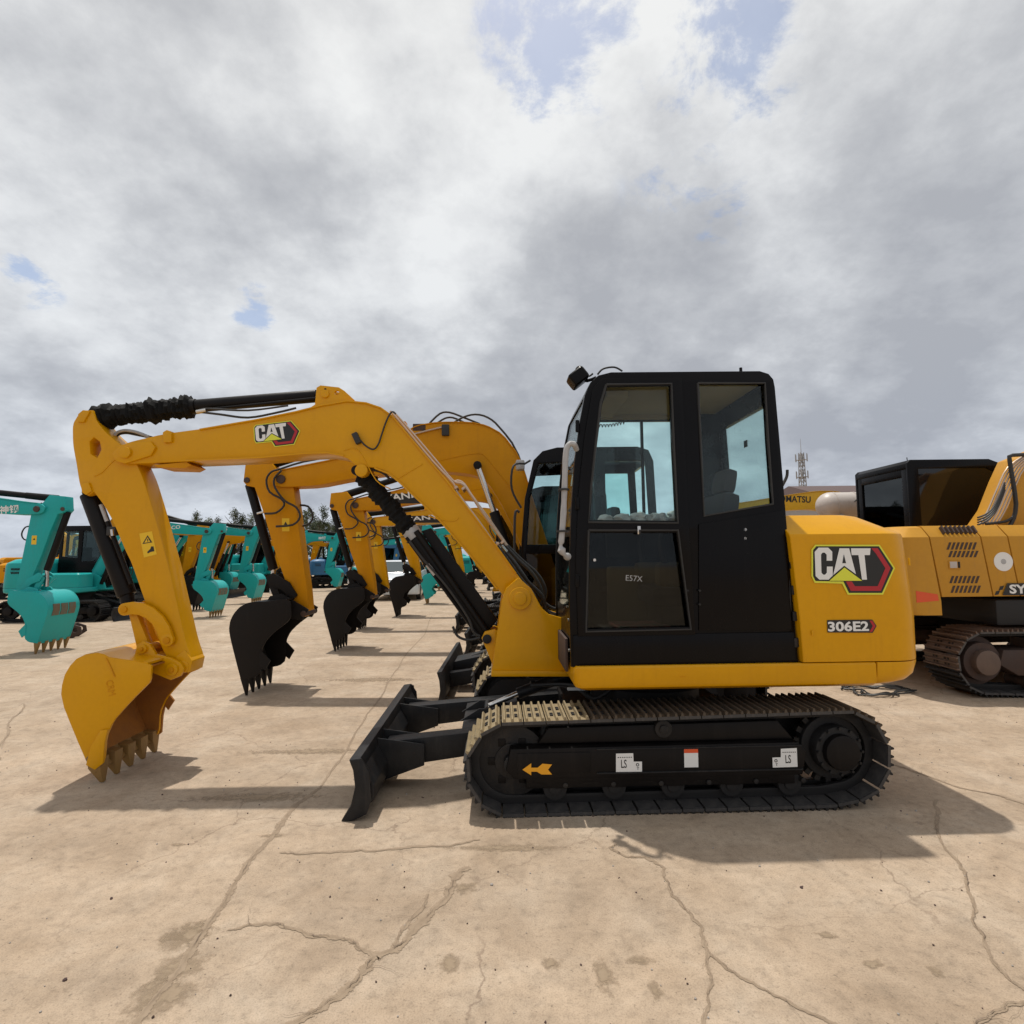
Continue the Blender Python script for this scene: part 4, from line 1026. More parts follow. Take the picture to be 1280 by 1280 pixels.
    for yy in ylist:
        mb = MB(); mb.cyl(V3(a, yy), V3(mid, yy), .035, None, 'steel', 14); mb.cyl(V3(mid, yy), V3(c, yy), .062, None, 'black', 18, .005)
        mb.cyl(V3(a, yy - .05), V3(a, yy + .05), .05, None, 'black', 14, .004); mb.build('boom_cylinder', 'black', r)
    # arm cylinder on top of the boom
    top0 = (ARM2[1][0] - .08, ARM2[1][1] - .06); e1 = (pk[0] - .55, pk[1] + .02)
    if armtop:
        md = (top0[0] + (e1[0] - top0[0]) * .38, top0[1] + (e1[1] - top0[1]) * .38)
        mb = MB(); mb.cyl(V3(top0, 0), V3(md, 0), .068, .06, 'sheath', 14); mb.cyl(V3(md, 0), V3(e1, 0), .055, None, 'black', 18, .004); mb.box(V3((e1[0], e1[1] - .04), 0), (.12, .14, .12), col, .01); mb.build('arm_cylinder', 'black', r)
    mb = MB(); mb.prism(ARM2, -.10, .10, col, .010); ar = mb.build('arm', col, r)
    mb = MB(); a = Q(351, 599, -.15); mb.cyl((a[0], -.165, a[1]), (a[0], .165, a[1]), .055, None, 'rustiron', 18, .005); mb.build('pivot_pin', 'rustiron', ar); mb = MB()
    a = Q(308, 600, -.12); mb.cyl((a[0], -.12, a[1]), (a[0], .12, a[1]), .035, None, 'rustiron', 14, .004); mb.build('pivot_pin', 'rustiron', ar)
    st = MB(); y_ = vis * .1025
    xs1, zs1 = Q(357, 655, -.10)
    st.poly([(xs1 - .045 , y_, zs1 + .07), (xs1 + .045, y_, zs1 + .07), (xs1 + .05, y_, zs1 - .09), (xs1 - .04, y_, zs1 - .09)], 'sticker')
    st.poly([(xs1 - .02, y_ * 1.01, zs1 - .01), (xs1 + .025, y_ * 1.01, zs1 - .01), (xs1, y_ * 1.01, zs1 + .03)], 'blackvinyl'); st.build('warning_decal', 'sticker', ar, 0)
    # bucket cylinder + linkage
    p0 = Q(312, 606, 0); p1 = Q(342, 712, 0); p2 = Q(340, 742, 0)
    mb = MB(); mb.cyl(V3(p0, 0), V3(p1, 0), .055, None, 'black', 18, .005); mb.cyl(V3(p1, 0), V3(p2, 0), .032, None, 'steel', 12)
    a = Q(322, 642, -.06); mb.cyl((a[0] - .0, -.07, a[1]), (a[0] + .08, -.07, a[1] + .02), .016, None, 'steel', 8); mb.build('bucket_cylinder', 'black', r)
    mb = MB()
    for s in (-1, 1):
        mb.prism(F2.pts([(333, 722), (341, 716), (362, 728), (372, 744), (366, 750), (352, 737), (338, 732)], -.12), s * .12 - .015, s * .12 + .015, bcol, .004)
        mb.prism(F2.pts([(333, 726), (341, 722), (352, 750), (362, 768), (352, 770), (343, 752)], -.12), s * .09 - .02, s * .09 + .02, bcol, .004)
    mb.build('bucket_link', bcol, r)
    mb = MB()
    for s in (-1, 1): mb.prism(BK2, s * .35 - .010, s * .35 + .010, bcol, .003)
    mb.strip(SH2, .018, -.345, .345, bcol); mb.strip([(x + .02, z) for x, z in SH2[2:]], .008, -.34, .34, 'bucket_in' if bcol != 'bucketblack' else 'dark')
    ear2 = F2.pts([(331, 756), (338, 745), (352, 742), (366, 750), (386, 762), (378, 775), (340, 770)], -.16)
    for s in (-1, 1): mb.prism(ear2, s * .16 - .015, s * .16 + .015, bcol, .004)
    a = Q(380, 767, -.17); mb.cyl((a[0], -.2, a[1]), (a[0], .2, a[1]), .035, None, 'rustiron', 14, .004)
    for s in (-1, 1): mb.prism(F2.pts([(325, 812), (338, 826), (331, 838), (324, 832)], -.36), s * .355 - .01, s * .355 + .01, bcol)
    bk = mb.build('bucket', bcol, r)
    if bcol.startswith('teal'):
        for k in range(3):
            w_ = MB(); w_.strip([(x - .012, z) for x, z in SH2[6:9]], .010, -.26 + k * .18, -.11 + k * .18, 'wearplate'); w_.build('wear_plate', 'wearplate', bk)
    lx, lz = SH2[-1]
    for k in range(5):
        y = -.32 + k * .16; mb = MB()
        mb.loft([[(lx - .03, y - .035, lz + .03), (lx - .03, y + .035, lz + .03), (lx + .05, y + .035, lz + .03), (lx + .05, y - .035, lz + .03)], [(lx + .025, y - .012, .004), (lx + .025, y + .012, .004), (lx + .045, y + .012, .004), (lx + .045, y - .012, .004)]], bcol if bcol == 'bucketblack' else 'tooth', .003)
        mb.build('bucket_tooth', 'tooth', bk)
    if hoses:
        hp = [(-.16, [(348, 587), (339, 590), (333, 600), (337, 615), (352, 624), (355, 632), (345, 641), (331, 642)]),
              (-.18, [(352, 588), (343, 598), (344, 610), (356, 626), (370, 634), (375, 646), (366, 656), (345, 658)]),
              (.05, [(360, 590), (350, 606), (370, 629), (385, 633), (391, 645), (386, 655), (373, 658)]),
              (-.15, [(348, 587), (380, 577), (430, 568), (470, 555)]), (-.1, [(560, 533), (578, 522), (594, 518), (610, 522), (625, 535), (648, 569), (672, 650)]), (-.05, [(537, 529), (550, 517), (562, 515.5), (580, 522), (600, 530)]),
              (0, [(545, 530), (556, 523), (566, 522), (580, 528)])]
        if boom_pts is not BOOM_STD: hp = hp[:3]
        for yy, l in hp:
            mb = MB(); mb.tube([V3(Q(px, py, yy), yy) for px, py in l], .013, 'rubber', 6, 3); mb.build('hose', 'rubber', r)
        if boom_pts is BOOM_STD:
            mb = MB(); a = Q(557, 538, -.15); mb.box((a[0], -.16, a[1]), (.09, .05, .14), 'rubber', .01); a = Q(524, 534, -.14); mb.box((a[0], -.12, a[1]), (.16, .05, .09), 'rustiron', .01); mb.build('valve_block', 'rubber', bo)
            mb = MB(); mb.tube([V3(Q(px, py, YB - .02), YB - .02) for px, py in [(516, 543), (535, 538), (552, 534)]], .012, 'pipe', 6)
            mb.tube([V3(Q(px, py, YB), YB - .001) for px, py in [(540, 578), (575, 570), (598, 567), (609, 573), (640, 612)]], .006, col, 6); mb.build('steel_pipe', 'pipe', bo)
    if text:
        body, fx, fz, w, h, ang = text
        mb = MB(); yy = vis * .142
        if textback: mb.prism([(fx - .04, fz - .03), (fx + w + .08, fz - .03), (fx + w + .12, fz + h + .03), (fx, fz + h + .03)], yy - .001 if vis > 0 else yy - .001, yy + .001, textback)
        if vis < 0: side_text(mb, body, fx, fz, w, h, yy - .003, textm, .02, ang)
        else: side_text(mb, body, fx + w, fz, w, h, yy + .003, textm, .02, -ang, side=1)
        mb.build('lettering', textm, bo, 0)
    return r

LG = 'yellow excavators parked side by side facing left'
RG = 'excavators parked in a line facing right'
machine('yellow excavator second in the line, black bucket, looping hoses, directly behind the nearest one', (1.0, 6.95, 0), 0, 'orange', 'bucketblack', BOOM_STD, 1, LG, None, True)
machine('yellow excavator third in the line, white letters on its boom, black bucket', (1.0, 9.9, 0), R(-.6), 'orange', 'bucketblack', BOOM_STD, .98, LG, ('YANMAR', -3.30, 2.60, .95, .12, R(-8)), textback='blackvinyl')
m4 = machine('yellow excavator fourth in the line, slimmer low boom with white letters on black', (.45, 12.7, 0), R(.8), 'yellow', 'bucketblack', BOOM_LOW, .93, LG, ('SANY', -3.0, 2.55, .75, .11, R(-5)), textback='blackvinyl')
dup(m4, (1.0, 15.4, 0), R(1.5), 'yellow excavator fifth in the line with narrow black bucket before the pale car', LG, 1.0)
dup(m4, (1.4, 22.6, 0), R(-2), 'yellow excavator behind the lone teal one at the far end of the line', LG, .96)
LT = machine('lone teal excavator facing left, far along the line of yellow machines', (1.0, 19.3, 0), R(2), 'teal', 'teal', BOOM_LOW, .95, 'teal excavators facing left', ('KOBELCO', -3.0, 2.55, .9, .11, R(-5)), hoses=False)
tA = machine('nearest teal excavator, its boom, arm and worn teal bucket at the left edge', (-12.15, 10.0, 0), PI, 'teal', 'teal', BOOM_LOW, .98, RG, ('神钢', -3.50, 2.46, .34, .15, R(-4)))
mb = MB(); mb.box((0, 0, 0), (1, 1, 1)); mb.bm.free()
tB = dup(tA, (-11.95, 15.5, 0), PI + R(1), 'teal excavator second in the facing line, body left of the nearest yellow arm', RG, .92)
tC = dup(tA, (-13.2, 20.2, 0), PI, 'teal excavator third in the facing line, arm just left of the black buckets', RG, .98)
for t_, s_ in ((tB, 'KOBELCO'), (tC, 'KOBELCO')):
    for b_ in t_.children:
        if b_.name.startswith('boom') and any(c.name.startswith('lettering') for c in b_.children):
            for c in b_.children:
                if c.name.startswith('lettering'):
                    q = MB(); side_text(q, s_, -2.25, 2.57, .80, .11, .145, 'white', .02, R(5), side=1); nn = q.build('lettering', 'white', None, 0); c.data = nn.data; bpy.data.objects.remove(nn)
yR = machine('yellow excavator in the facing line between the two teal ones, mostly hidden', (-13.7, 17.9, 0), PI + R(-3), 'orange', 'bucketblack', BOOM_STD, .95, RG, None, hoses=False)
dup(yR, (-13.0, 23.4, 0), PI + R(3), 'small yellow excavator in the facing line behind the third teal one', RG, .85)
dup(yR, (-20.5, 24.5, 0), PI + R(20), 'distant yellow excavator at far left behind the nearest teal arm', 'distant excavators across the yard', .85)
dup(yR, (-24.8, 29.0, 0), PI + R(-25), 'distant yellow excavator at the left edge of the yard', 'distant excavators across the yard', 1.0)
dup(yR, (-19.2, 31.0, 0), PI + R(50), 'distant yellow excavator seen just past the teal counterweight', 'distant excavators across the yard', .9)
FG = 'distant excavators across the yard'
dup(tA, (-12.6, 27.2, 0), PI + R(4), 'distant teal excavator under the tree line, right of the second arm', FG, 1)
dup(tA, (-12.9, 31.2, 0), PI + R(-3), 'far teal excavator behind its twin under the tree line', FG, 1)
blue = machine('distant blue excavator between the third and fourth arms', (-9.6, 30.6, 0), PI + R(15), 'blue', 'bucketblack', BOOM_LOW, .85, FG, None, hoses=False)
dup(blue, (-7.2, 34.6, 0), R(20), 'far blue excavator seen above the pale car', FG, .9)
dup(LT, (-4.6, 36.0, 0), R(-10), 'far teal excavator above the pale car, its boom to the left', FG, 1.0)
dup(LT, (.6, 27.0, 0), R(4), 'far teal excavator seen through the gap under the nearest boom', FG, 1.0)
dup(m4, (.2, 32.5, 0), R(-8), 'far yellow excavator seen under the nearest boom, furthest of its line', FG, 1.0)
dup(yR, (-16.8, 36.5, 0), PI + R(8), 'far yellow excavator below the tree line between second and third arms', FG, 1.0)
for i_, (src_, x_, y_, a_, s_, lab_) in enumerate((
    (yR, -15.6, 20.6, 184, .9, 'yellow excavator just behind the third teal one, its boom above the teal engine covers'),
    (tA, -15.8, 24.0, 178, .95, 'teal excavator in the second facing line behind the small yellow one'),
    (yR, -14.2, 33.6, 200, .9, 'far yellow excavator between the two far teal ones'),
    (tA, -9.0, 39.5, 176, .9, 'far teal excavator low under the trees beside the blue machine'),
    (blue, -12.4, 38.2, 168, .9, 'far blue excavator half hidden behind the teal ones'),
    (m4, -1.2, 39.5, -6, .9, 'far yellow excavator beyond the lone teal one, arm lowest of all'),
    (m4, 1.6, 25.0, 3, .85, 'small yellow excavator tucked beside the far end of the line'),
    (yR, -6.2, 43.0, 185, .9, 'far orange-yellow excavator right above the pale car roof'),
    (yR, -27.5, 33.0, 150, 1.0, 'far yellow excavator at the left frame edge, boom toward us'),
    (yR, -23.0, 36.0, 205, .9, 'far yellow excavator beyond the teal engine cover at left'),
    (LT, -3.4, 29.5, 8, .9, 'far teal excavator just right of the pale car'))):
    dup(src_, (x_, y_, 0), R(a_), lab_, FG, s_)
kb = machine('pale yellow excavator behind the nearest cab, dark letters along its low boom', (8.35, 11.6, 0), R(-1), 'yellow_light', 'bucketblack',
             [(x, z - .05) for x, z in BOOM_LOW], 1.0, None, ('KOMATSU', -2.93, 2.645, .74, .135, R(3)), textm='blackvinyl', hoses=False, armtop=False)

# ---- the big machine at the right edge, facing right
FS = Frame(7.3, 7.45, 0); S = FS.at
r = thing('excavator', 'large yellow excavator at the right edge with slatted vents, disc sticker and rusty track', 'excavator', (7.3, 7.45, 0), 0)
for s in (-1, 1):
    make_track(r, -2.16, .37, .315, 2.0, .37, .315, [(-1.7, .12, .08), (1.6, .12, .08)], s * 1.04, .50, .165, True, 99, name='track', top='shoerust', gr=.026)
    mb = MB(); mb.prism([(-1.95, .50), (1.8, .50), (1.85, .28), (-1.8, .22), (-2.0, .34)], s * 1.04 - .19, s * 1.04 + .19, 'rustiron', .02); mb.box((0, s * 1.04, .55), (3.2, .26, .12), 'rustiron', .02)
    mb.cyl((-1.55, s * 1.04 - .22, .37), (-1.15, s * 1.04 - .22, .37), .10, None, 'shoerust', 20, .01); mb.build('track_frame', 'rustiron', r)
    for nm, x in (('drive_sprocket', -2.16), ('idler_wheel', 2.0)):
        mb = MB(); wheel(mb, x, .37, .27, s * 1.04 - .06, s * 1.04 + .06, 'rustiron', .5); mb.cyl((x, s * 1.04 - .24, .37), (x, s * 1.04 + .24, .37), .135, None, 'shoerust', 30, .012); mb.cyl((x, s * 1.04 - .16, .37), (x, s * 1.04 + .16, .37), .21, None, 'rustiron', 30, .012); mb.build(nm, 'rustiron', r)
    for k in range(6): mb = MB(); wheel(mb, -1.6 + k * .62, .13, .085, s * 1.04 - .15, s * 1.04 + .15, 'rustiron'); mb.build('track_roller', 'rustiron', r)
mb = MB(); mb.box((0, 0, .55), (2.2, 1.7, .22), 'dark', .03); mb.cyl((0, 0, .6), (0, 0, .95), .6, None, 'dark', 36, .01); mb.build('centre_frame', 'dark', r)
yS = -1.20
ztp = S(1200, 657, yS + .1)[1]; zch = S(1200, 671, yS)[1]; zlo = S(1200, 746, yS)[1]; zsk = S(1200, 783, yS)[1]
xa = S(1176, 720, yS)[0]; xl = S(1122, 720, yS)[0]
mb = MB(); rings = []
for z, i in ((zlo - .20, .10), (zlo - .15, .03), (zlo - .05, 0), (zch, .0), (ztp - .02, .09), (ztp, .16)): rings.append([(x, y, z) for x, y in plan(xl + i, xa - .012 - .09 * max(0, min(1.25, (z - zlo) / (zch - zlo))), yS + (i if z > zch - .01 else 0), -yS - (i if z > zch - .01 else 0), .20, .004, 8)])
mb.loft(rings, 'amber'); cwt = mb.build('counterweight', 'amber', r, 30)
mb = MB(); mb.poly([(xl + .19, yS - .002, zlo + .07), (xa - .05, yS - .002, zlo + .03), (xa - .04, yS - .002, zlo - .04), (xl + .19, yS - .002, zlo - .06)], 'redlens'); mb.build('reflective_stripe', 'redlens', cwt, 0)
edges = [(1176, 1239), (1240.5, 1273), (1274.5, 1400)]
for k, (p0, p1) in enumerate(edges):
    x0 = S(p0, 720, yS)[0]; x1 = S(p1, 720, yS)[0] if p1 < 1300 else 1.9
    mb = MB(); d = .09
    mb.loft([[(x0, yS, zlo), (x1, yS, zlo), (x1, 1.2, zlo), (x0, 1.2, zlo)], [(x0 - d, yS, zch), (x1 - d, yS, zch), (x1 - d, 1.2, zch), (x0 - d, 1.2, zch)], [(x0 - d - .03, yS + .09, ztp), (x1 - d - .03, yS + .09, ztp), (x1 - d - .03, 1.1, ztp), (x0 - d - .03, 1.1, ztp)]], 'amber', .006)
    pn = mb.build('side_door', 'amber', r)
    if k == 0:
        mb = MB()
        for (za, zb, xo) in ((678, 687, 1183), (688.5, 696.5, 1185), (720, 729, 1186.5), (732, 741, 1188)):
            for q in range(7):
                px = xo + q * 5.3; sl = 3.2 if za > 0 else 0
                mb.poly([V3(S(px, zb, yS), yS - .003) for px, zb in []] or [(*S(px, zb, yS)[:1], yS - .003, S(px, zb, yS)[1]), (*S(px + 3, zb, yS)[:1], yS - .003, S(px + 3, zb, yS)[1]), (*S(px + 3 + sl, za, yS)[:1], yS - .003, S(px + 3 + sl, za, yS)[1]), (*S(px + sl, za, yS)[:1], yS - .003, S(px + sl, za, yS)[1])], 'rustiron')
        for q in range(8):
            a = S(1177 + q * 5.6, 666, yS + .04); mb.box((a[0], yS + .045, (zch + ztp) / 2), (.018, .09, .09), 'rustiron', 0, Matrix.Rotation(R(-35), 4, 'X'))
        mb.build('vent', 'rustiron', pn, 0)
        mb = MB(); a = S(1191, 706, yS); mb.box((a[0] + .02, yS - .004, a[1]), (.14, .01, .09), 'amber', .004); mb.box((a[0], yS - .010, a[1]), (.08, .008, .07), 'tank', .003); mb.box((a[0] + .06, yS - .012, a[1]), (.02, .01, .07), 'dark', .003); mb.build('latch', 'tank', pn)
    if k == 1:
        mb = MB(); a = S(1254, 702, yS); mb.cyl((a[0], yS - .004, a[1]), (a[0], yS + .001, a[1]), .105, None, 'white', 30); mb.cyl((a[0], yS - .005, a[1]), (a[0], yS - .003, a[1]), .03, None, 'wrap', 16); mb.build('disc_sticker', 'white', pn, 0)
        mb = MB(); PP = lambda l, d: [(*S(px, py, yS)[:1], yS - d, S(px, py, yS)[1]) for px, py in l]
        mb.poly(PP([(1258, 729), (1330, 729), (1330, 744), (1252, 744)], .012), 'blackvinyl')
        for q in ([(1250, 733), (1255, 732), (1253, 737), (1248, 738)], [(1245, 739), (1250, 738), (1248, 743), (1243, 744)]): mb.poly(PP(q, .003), 'blackvinyl')
        a = S(1261, 742, yS); side_text(mb, 'SY', a[0], a[1], .19, .10, yS - .013, 'white', .03); mb.build('lettering', 'white', r, 0)
mb = MB(); mb.box((.0, 0, (zlo + zsk) / 2 - .02), (3.9, 2.36, zlo - zsk - .04), 'dark', .03); mb.build('skirt', 'dark', r)
# its cab, far side
yc0, yc1 = -.05, 1.10
cx0 = S(1137, 620, yc0)[0]; cx1 = S(1266, 620, yc0)[0]; ct = S(1190, 574, yc0)[1]
o = [(cx0, ztp - .5), (cx0, ct - .04), (cx0 + .04, ct), (cx1 - .28, ct), (cx1 - .08, ct - .08), (cx1, ct - .35), (cx1 + .12, ztp), (cx1 + .12, ztp - .5)]
h1_ = [(cx0 + .14, ztp + .05), (cx0 + .14, ct - .12), (cx1 - .32, ct - .12), (cx1 - .12, ct - .22), (cx1 - .02, ztp + .05)]
mb = MB(); mb.holed(o, [h1_], yc0, yc0 + .04, 'cabblack', .006); mb.prism(o, yc1 - .04, yc1, 'cabblack', .006)
mb.prism([(cx0 + .0, ct - .05), (cx0 + .04, ct - .002), (cx1 - .28, ct - .002), (cx1 - .08, ct - .085), (cx1 - .1, ct - .14), (cx0, ct - .12)], yc0 + .03, yc1 - .03, 'cabblack', .004)
for (y0, y1, z0, z1) in ((yc0 + .03, yc0 + .14, ztp - .4, ct - .1), (yc1 - .14, yc1 - .03, ztp - .4, ct - .1), (yc0 + .14, yc1 - .14, ztp - .4, ztp + .0), (yc0 + .14, yc1 - .14, ct - .22, ct - .1)):
    mb.box((cx0 + .03, (y0 + y1) / 2, (z0 + z1) / 2), (.045, y1 - y0, z1 - z0), 'cabblack', .003)
mb.box(((cx0 + cx1) / 2, .5, ztp - .3), (1.2, 1.0, .3), 'cabblack')
mb.prism([(cx1 - .28, ct - .02), (cx1 - .10, ct - .10), (cx1 - .02, ct - .35), (cx1 + .10, ztp), (cx1 + .08, ztp), (cx1 - .04, ct - .35), (cx1 - .12, ct - .10), (cx1 - .28, ct - .04)], yc0 + .04, yc1 - .04, 'screen')
cb = mb.build('cab', 'cabblack', r)
pane('window', grow(h1_, 1.01), yc0 + .015, 'glassblack', cb)
mb = MB(); mb.box((cx0 + .03, (yc0 + yc1) / 2, (ztp + ct) / 2 - .1), (.006, yc1 - yc0 - .2, ct - ztp - .15), 'screen'); mb.build('rear_window', 'screen', cb, 0)
mb = MB(); mb.box((cx0 + .6, .5, ztp + .1), (.5, .5, .15), 'seat', .04); mb.box((cx0 + .40, .5, ztp + .38), (.16, .5, .55), 'seat', .06); mb.build('operator_seat', 'seat', cb)
mb = MB(); a = S(1134, 566, .3); mb.tube([(a[0], .3, ct - .02), (a[0] - .01, .3, ct + .09)], .006, 'rubber', 6); mb.build('antenna', 'rubber', cb)
yb2 = -.62
bp2 = [(*S(px, py, yb2),) for px, py in [(1222, 662), (1240, 636), (1254, 600), (1266, 574), (1300, 560), (1340, 548), (1400, 540)]]
bx = bp2[-1][0]
bp2 += [(bx + 1.2, bp2[-1][1] - .05), (bx + 2.6, bp2[-1][1] - .75), (bx + 2.65, bp2[-1][1] - 1.0), (bx + 1.2, bp2[-1][1] - .55), (bx, bp2[-1][1] - .55), (*S(1330, 590, yb2),), (*S(1305, 662, yb2),)]
mb = MB(); mb.prism(bp2, yb2 - .22, yb2 + .22, 'amber', .014); bo2 = mb.build('boom', 'amber', r)
mb = MB()
for q in range(6):
    yy = yb2 - .24 - .004 * q; mb.tube([V3(S(px + q * 4.2, py, yy), yy) for px, py in [(1224, 656), (1234, 640), (1246, 612), (1260, 584), (1286, 566)]], .011, 'pipe', 6, 3)
mb.build('steel_pipe', 'pipe', bo2)
mb = MB()
for q in range(4):
    yy = yb2 - .30 - .02 * q; mb.tube([V3(S(px, py - q * 3, yy), yy) for px, py in [(1222, 656), (1232, 652), (1242, 643), (1250, 628), (1256, 612)]], .010, 'rubber', 6, 3)
mb.build('hose', 'rubber', r)
mb = MB(); mb.tube([V3(S(px, py, -.9), -.9) for px, py in [(1262, 657), (1267, 648), (1270, 630), (1266, 600), (1262, 575), (1266, 569), (1300, 568)]], .022, 'rubber', 8, 2)
mb.tube([V3(S(px, py, -.9), -.9) for px, py in [(1232, 655), (1256, 652), (1267, 646)]], .016, 'rubber', 8); mb.build('guard_rail', 'rubber', r)
ax = bx + 2.55; az_ = bp2[7][1] - .7
mb = MB(); mb.prism([(ax - .25, az_ + .55), (ax + .15, az_ + .5), (ax + .2, az_), (ax - .25, az_ - 1.9), (ax - .45, az_ - 1.95), (ax - .3, az_)], yb2 - .16, yb2 + .16, 'amber', .014); mb.build('arm', 'amber', r)
bkx = ax - .35; mb = MB()
for s in (-1, 1): mb.prism([(bkx - .1, az_ - 1.85), (bkx + .4, az_ - 1.7), (bkx + .7, az_ - 1.95), (bkx + .72, .35), (bkx + .5, .06), (bkx + .35, .1), (bkx + .15, .6)], yb2 + s * .5 - .015, yb2 + s * .5 + .015, 'bucketblack', .004)
mb.strip([(bkx - .1, az_ - 1.85), (bkx + .4, az_ - 1.7), (bkx + .68, az_ - 1.95), (bkx + .72, .35), (bkx + .48, .01)], .03, yb2 - .5, yb2 + .5, 'bucketblack'); mb.build('bucket', 'bucketblack', r)

# ---- pale tank on a stand
t = thing('storage_tank', 'pale grey round-ended tank seen between the nearest engine cover and the black cab', 'tank', (5.95, 9.6, 0))
tz = 2.38
mb = MB(); P = []
for k in range(9): a = -PI / 2 + PI / 2 * k / 8; P.append((-.48 + .22 * math.sin(a), .235 * math.cos(a)))
P += [(.5, .235)]
mb.loft([[(x, rr * math.cos(2 * PI * j / 28), tz + rr * math.sin(2 * PI * j / 28)) for j in range(28)] for x, rr in [(x, max(rr, .002)) for x, rr in P]], 'tank')
for x in (-.45, -.1, .3): mb.cyl((x - .012, 0, tz), (x + .012, 0, tz), .242, None, 'tank', 28)
mb.build('tank_shell', 'tank', t)
for x in (-.4, .4):
    for y in (-.2, .2): mb = MB(); mb.tube([(x * 1.2, y * 1.5, 0), (x, y, tz - .16)], .03, 'tower', 8, 0); mb.build('stand_leg', 'tower', t)
mb = MB(); mb.tube([(-.2, -.24, tz + .05), (-.1, -.27, tz + .15), (.02, -.2, tz + .26), (.2, -.1, tz + .28)], .01, 'rubber', 6); mb.build('hose', 'rubber', t)

# ---- car
t = thing('car', 'pale silver car parked facing us beyond the fifth black bucket', 'car', (-4.45, 22.6, 0), R(4))
mb = MB(); rings = []
prof = [(-2.1, .35, .78, .80), (-2.05, .22, .80, .86), (-1.2, .20, .98, .88), (-.6, .20, 1.02, .90), (.8, .20, 1.05, .90), (1.9, .22, 1.05, .88), (2.15, .35, .9, .82)]
for y, z0, z1, hw in prof: rings.append([(-hw, y, z0), (hw, y, z0), (hw * 1.01, y, (z0 + z1) / 2), (hw * .93, y, z1), (-hw * .93, y, z1), (-hw * 1.01, y, (z0 + z1) / 2)])
mb.loft(rings, 'carwhite', .05); mb.build('body', 'carwhite', t)
mb = MB(); mb.loft([[(-.80, -1.15, .98), (.80, -1.15, .98), (.80, 1.9, 1.0), (-.80, 1.9, 1.0)], [(-.62, -.35, 1.46), (.62, -.35, 1.46), (.62, 1.3, 1.46), (-.62, 1.3, 1.46)]], 'carwhite', .06); cbn = mb.build('cabin', 'carwhite', t)
mb = MB(); mb.poly([(-.70, -1.09, 1.04), (.70, -1.09, 1.04), (.58, -.47, 1.41), (-.58, -.47, 1.41)], 'glassfar'); mb.build('windscreen', 'glassfar', cbn, 0)
for s in (-1, 1): mb = MB(); mb.poly([(s * .80, -.85, 1.04), (s * .80, 1.5, 1.04), (s * .665, 1.1, 1.38), (s * .665, -.35, 1.38)], 'glassfar'); mb.build('side_window', 'glassfar', cbn, 0)
mb = MB(); mb.box((0, -2.10, .56), (1.0, .06, .18), 'blackvinyl', .02); mb.build('grille', 'blackvinyl', t)
for s in (-1, 1):
    mb = MB(); mb.box((s * .62, -2.06, .68), (.3, .1, .12), 'steel', .03); mb.build('headlight', 'steel', t)
    for y in (-1.35, 1.35):
        mb = MB(); mb.cyl((s * .72, y, .32), (s * .90, y, .32), .32, None, 'rubber', 24, .03); w_ = mb.build('wheel', 'rubber', t); mb = MB(); mb.cyl((s * .80, y, .32), (s * .905, y, .32), .19, None, 'steel', 16, .01); mb.build('rim', 'steel', w_)

# ---- loose steel on the ground
t = thing('bucket_coupler', 'rusty dark quick coupler lying on the concrete beside the nearest teal bucket', 'coupler', (-9.25, 11.7, 0), R(20))
for s in (-1, 1):
    mb = MB(); hl = [(.22 + .05 * math.cos(a * PI / 5), .16 + .05 * math.sin(a * PI / 5)) for a in range(10)]
    mb.holed([(-.32, .0), (.2, .0), (.34, .1), (.32, .22), (.18, .28), (-.1, .24), (-.3, .14)], [hl[::-1]], s * .14 - .02, s * .14 + .02, 'rustiron', .004); mb.build('side_plate', 'rustiron', t)
mb = MB(); mb.cyl((-.2, -.2, .07), (-.2, .2, .07), .05, None, 'rustiron', 16, .005); mb.cyl((.05, -.18, .16), (.05, .18, .16), .06, None, 'rustiron', 16, .005); mb.build('pin', 'rustiron', t)
rn = random.Random(3); mb = MB(); P = []
for k in range(70): a = k * .42; rr = .20 + .07 * math.sin(k * 1.3) + rn.uniform(-.02, .02); P.append((rr * math.cos(a) * 1.5, rr * math.sin(a), .012 + .012 * (k % 3)))
mb.tube(P, .009, 'rubber', 6, 3); o_ = mb.build('cable_coil', 'rubber', None); o_.location = (4.12, 6.5, 0); tag(o_, 'tangled black cable lying on the concrete under the nearest counterweight', 'cable')

# ---- beyond the yard: long building, lattice mast, trees
t = thing('warehouse', 'long low building with brown sheet roof beyond the black cab', 'building', (43.5, 48, 0), 0, None, 1.09)
mb = MB(); mb.box((0, 4, 3.0), (32, 8, 6.0), 'wall', .02); mb.build('wall', 'wall', t)
mb = MB(); mb.prism([(-16.4, 6.0), (16.4, 6.0), (16.4, 6.15), (-16.4, 6.15)], -.5, 8.5, 'roof')
mb.loft([[(-16.4, -.5, 6.16), (16.4, -.5, 6.16), (16.4, 8.5, 6.16), (-16.4, 8.5, 6.16)], [(-16.0, 4, 7.2), (16.0, 4, 7.2), (16.0, 4.1, 7.2), (-16.0, 4.1, 7.2)]], 'roof'); mb.build('roof', 'roof', t)
for k in range(10):
    mb = MB(); mb.box((-14.2 + k * 3.1, -.02, 3.6), (1.6, .10, 1.4), 'glassfar', .02); mb.box((-14.2 + k * 3.1, -.06, 3.6), (.06, .06, 1.4), 'tower'); mb.build('window', 'glassfar', t)
t = thing('lattice_mast', 'grey lattice telecom mast with antenna rings rising behind the cab', 'mast', (52.3, 100, 0), 0, None, 1.0)
H_ = 19.6
def mw(z): return .75 - .45 * z / H_
mb = MB(); lv = [H_ * k / 14 for k in range(15)]
cs = ((-1, -1), (1, -1), (1, 1), (-1, 1))
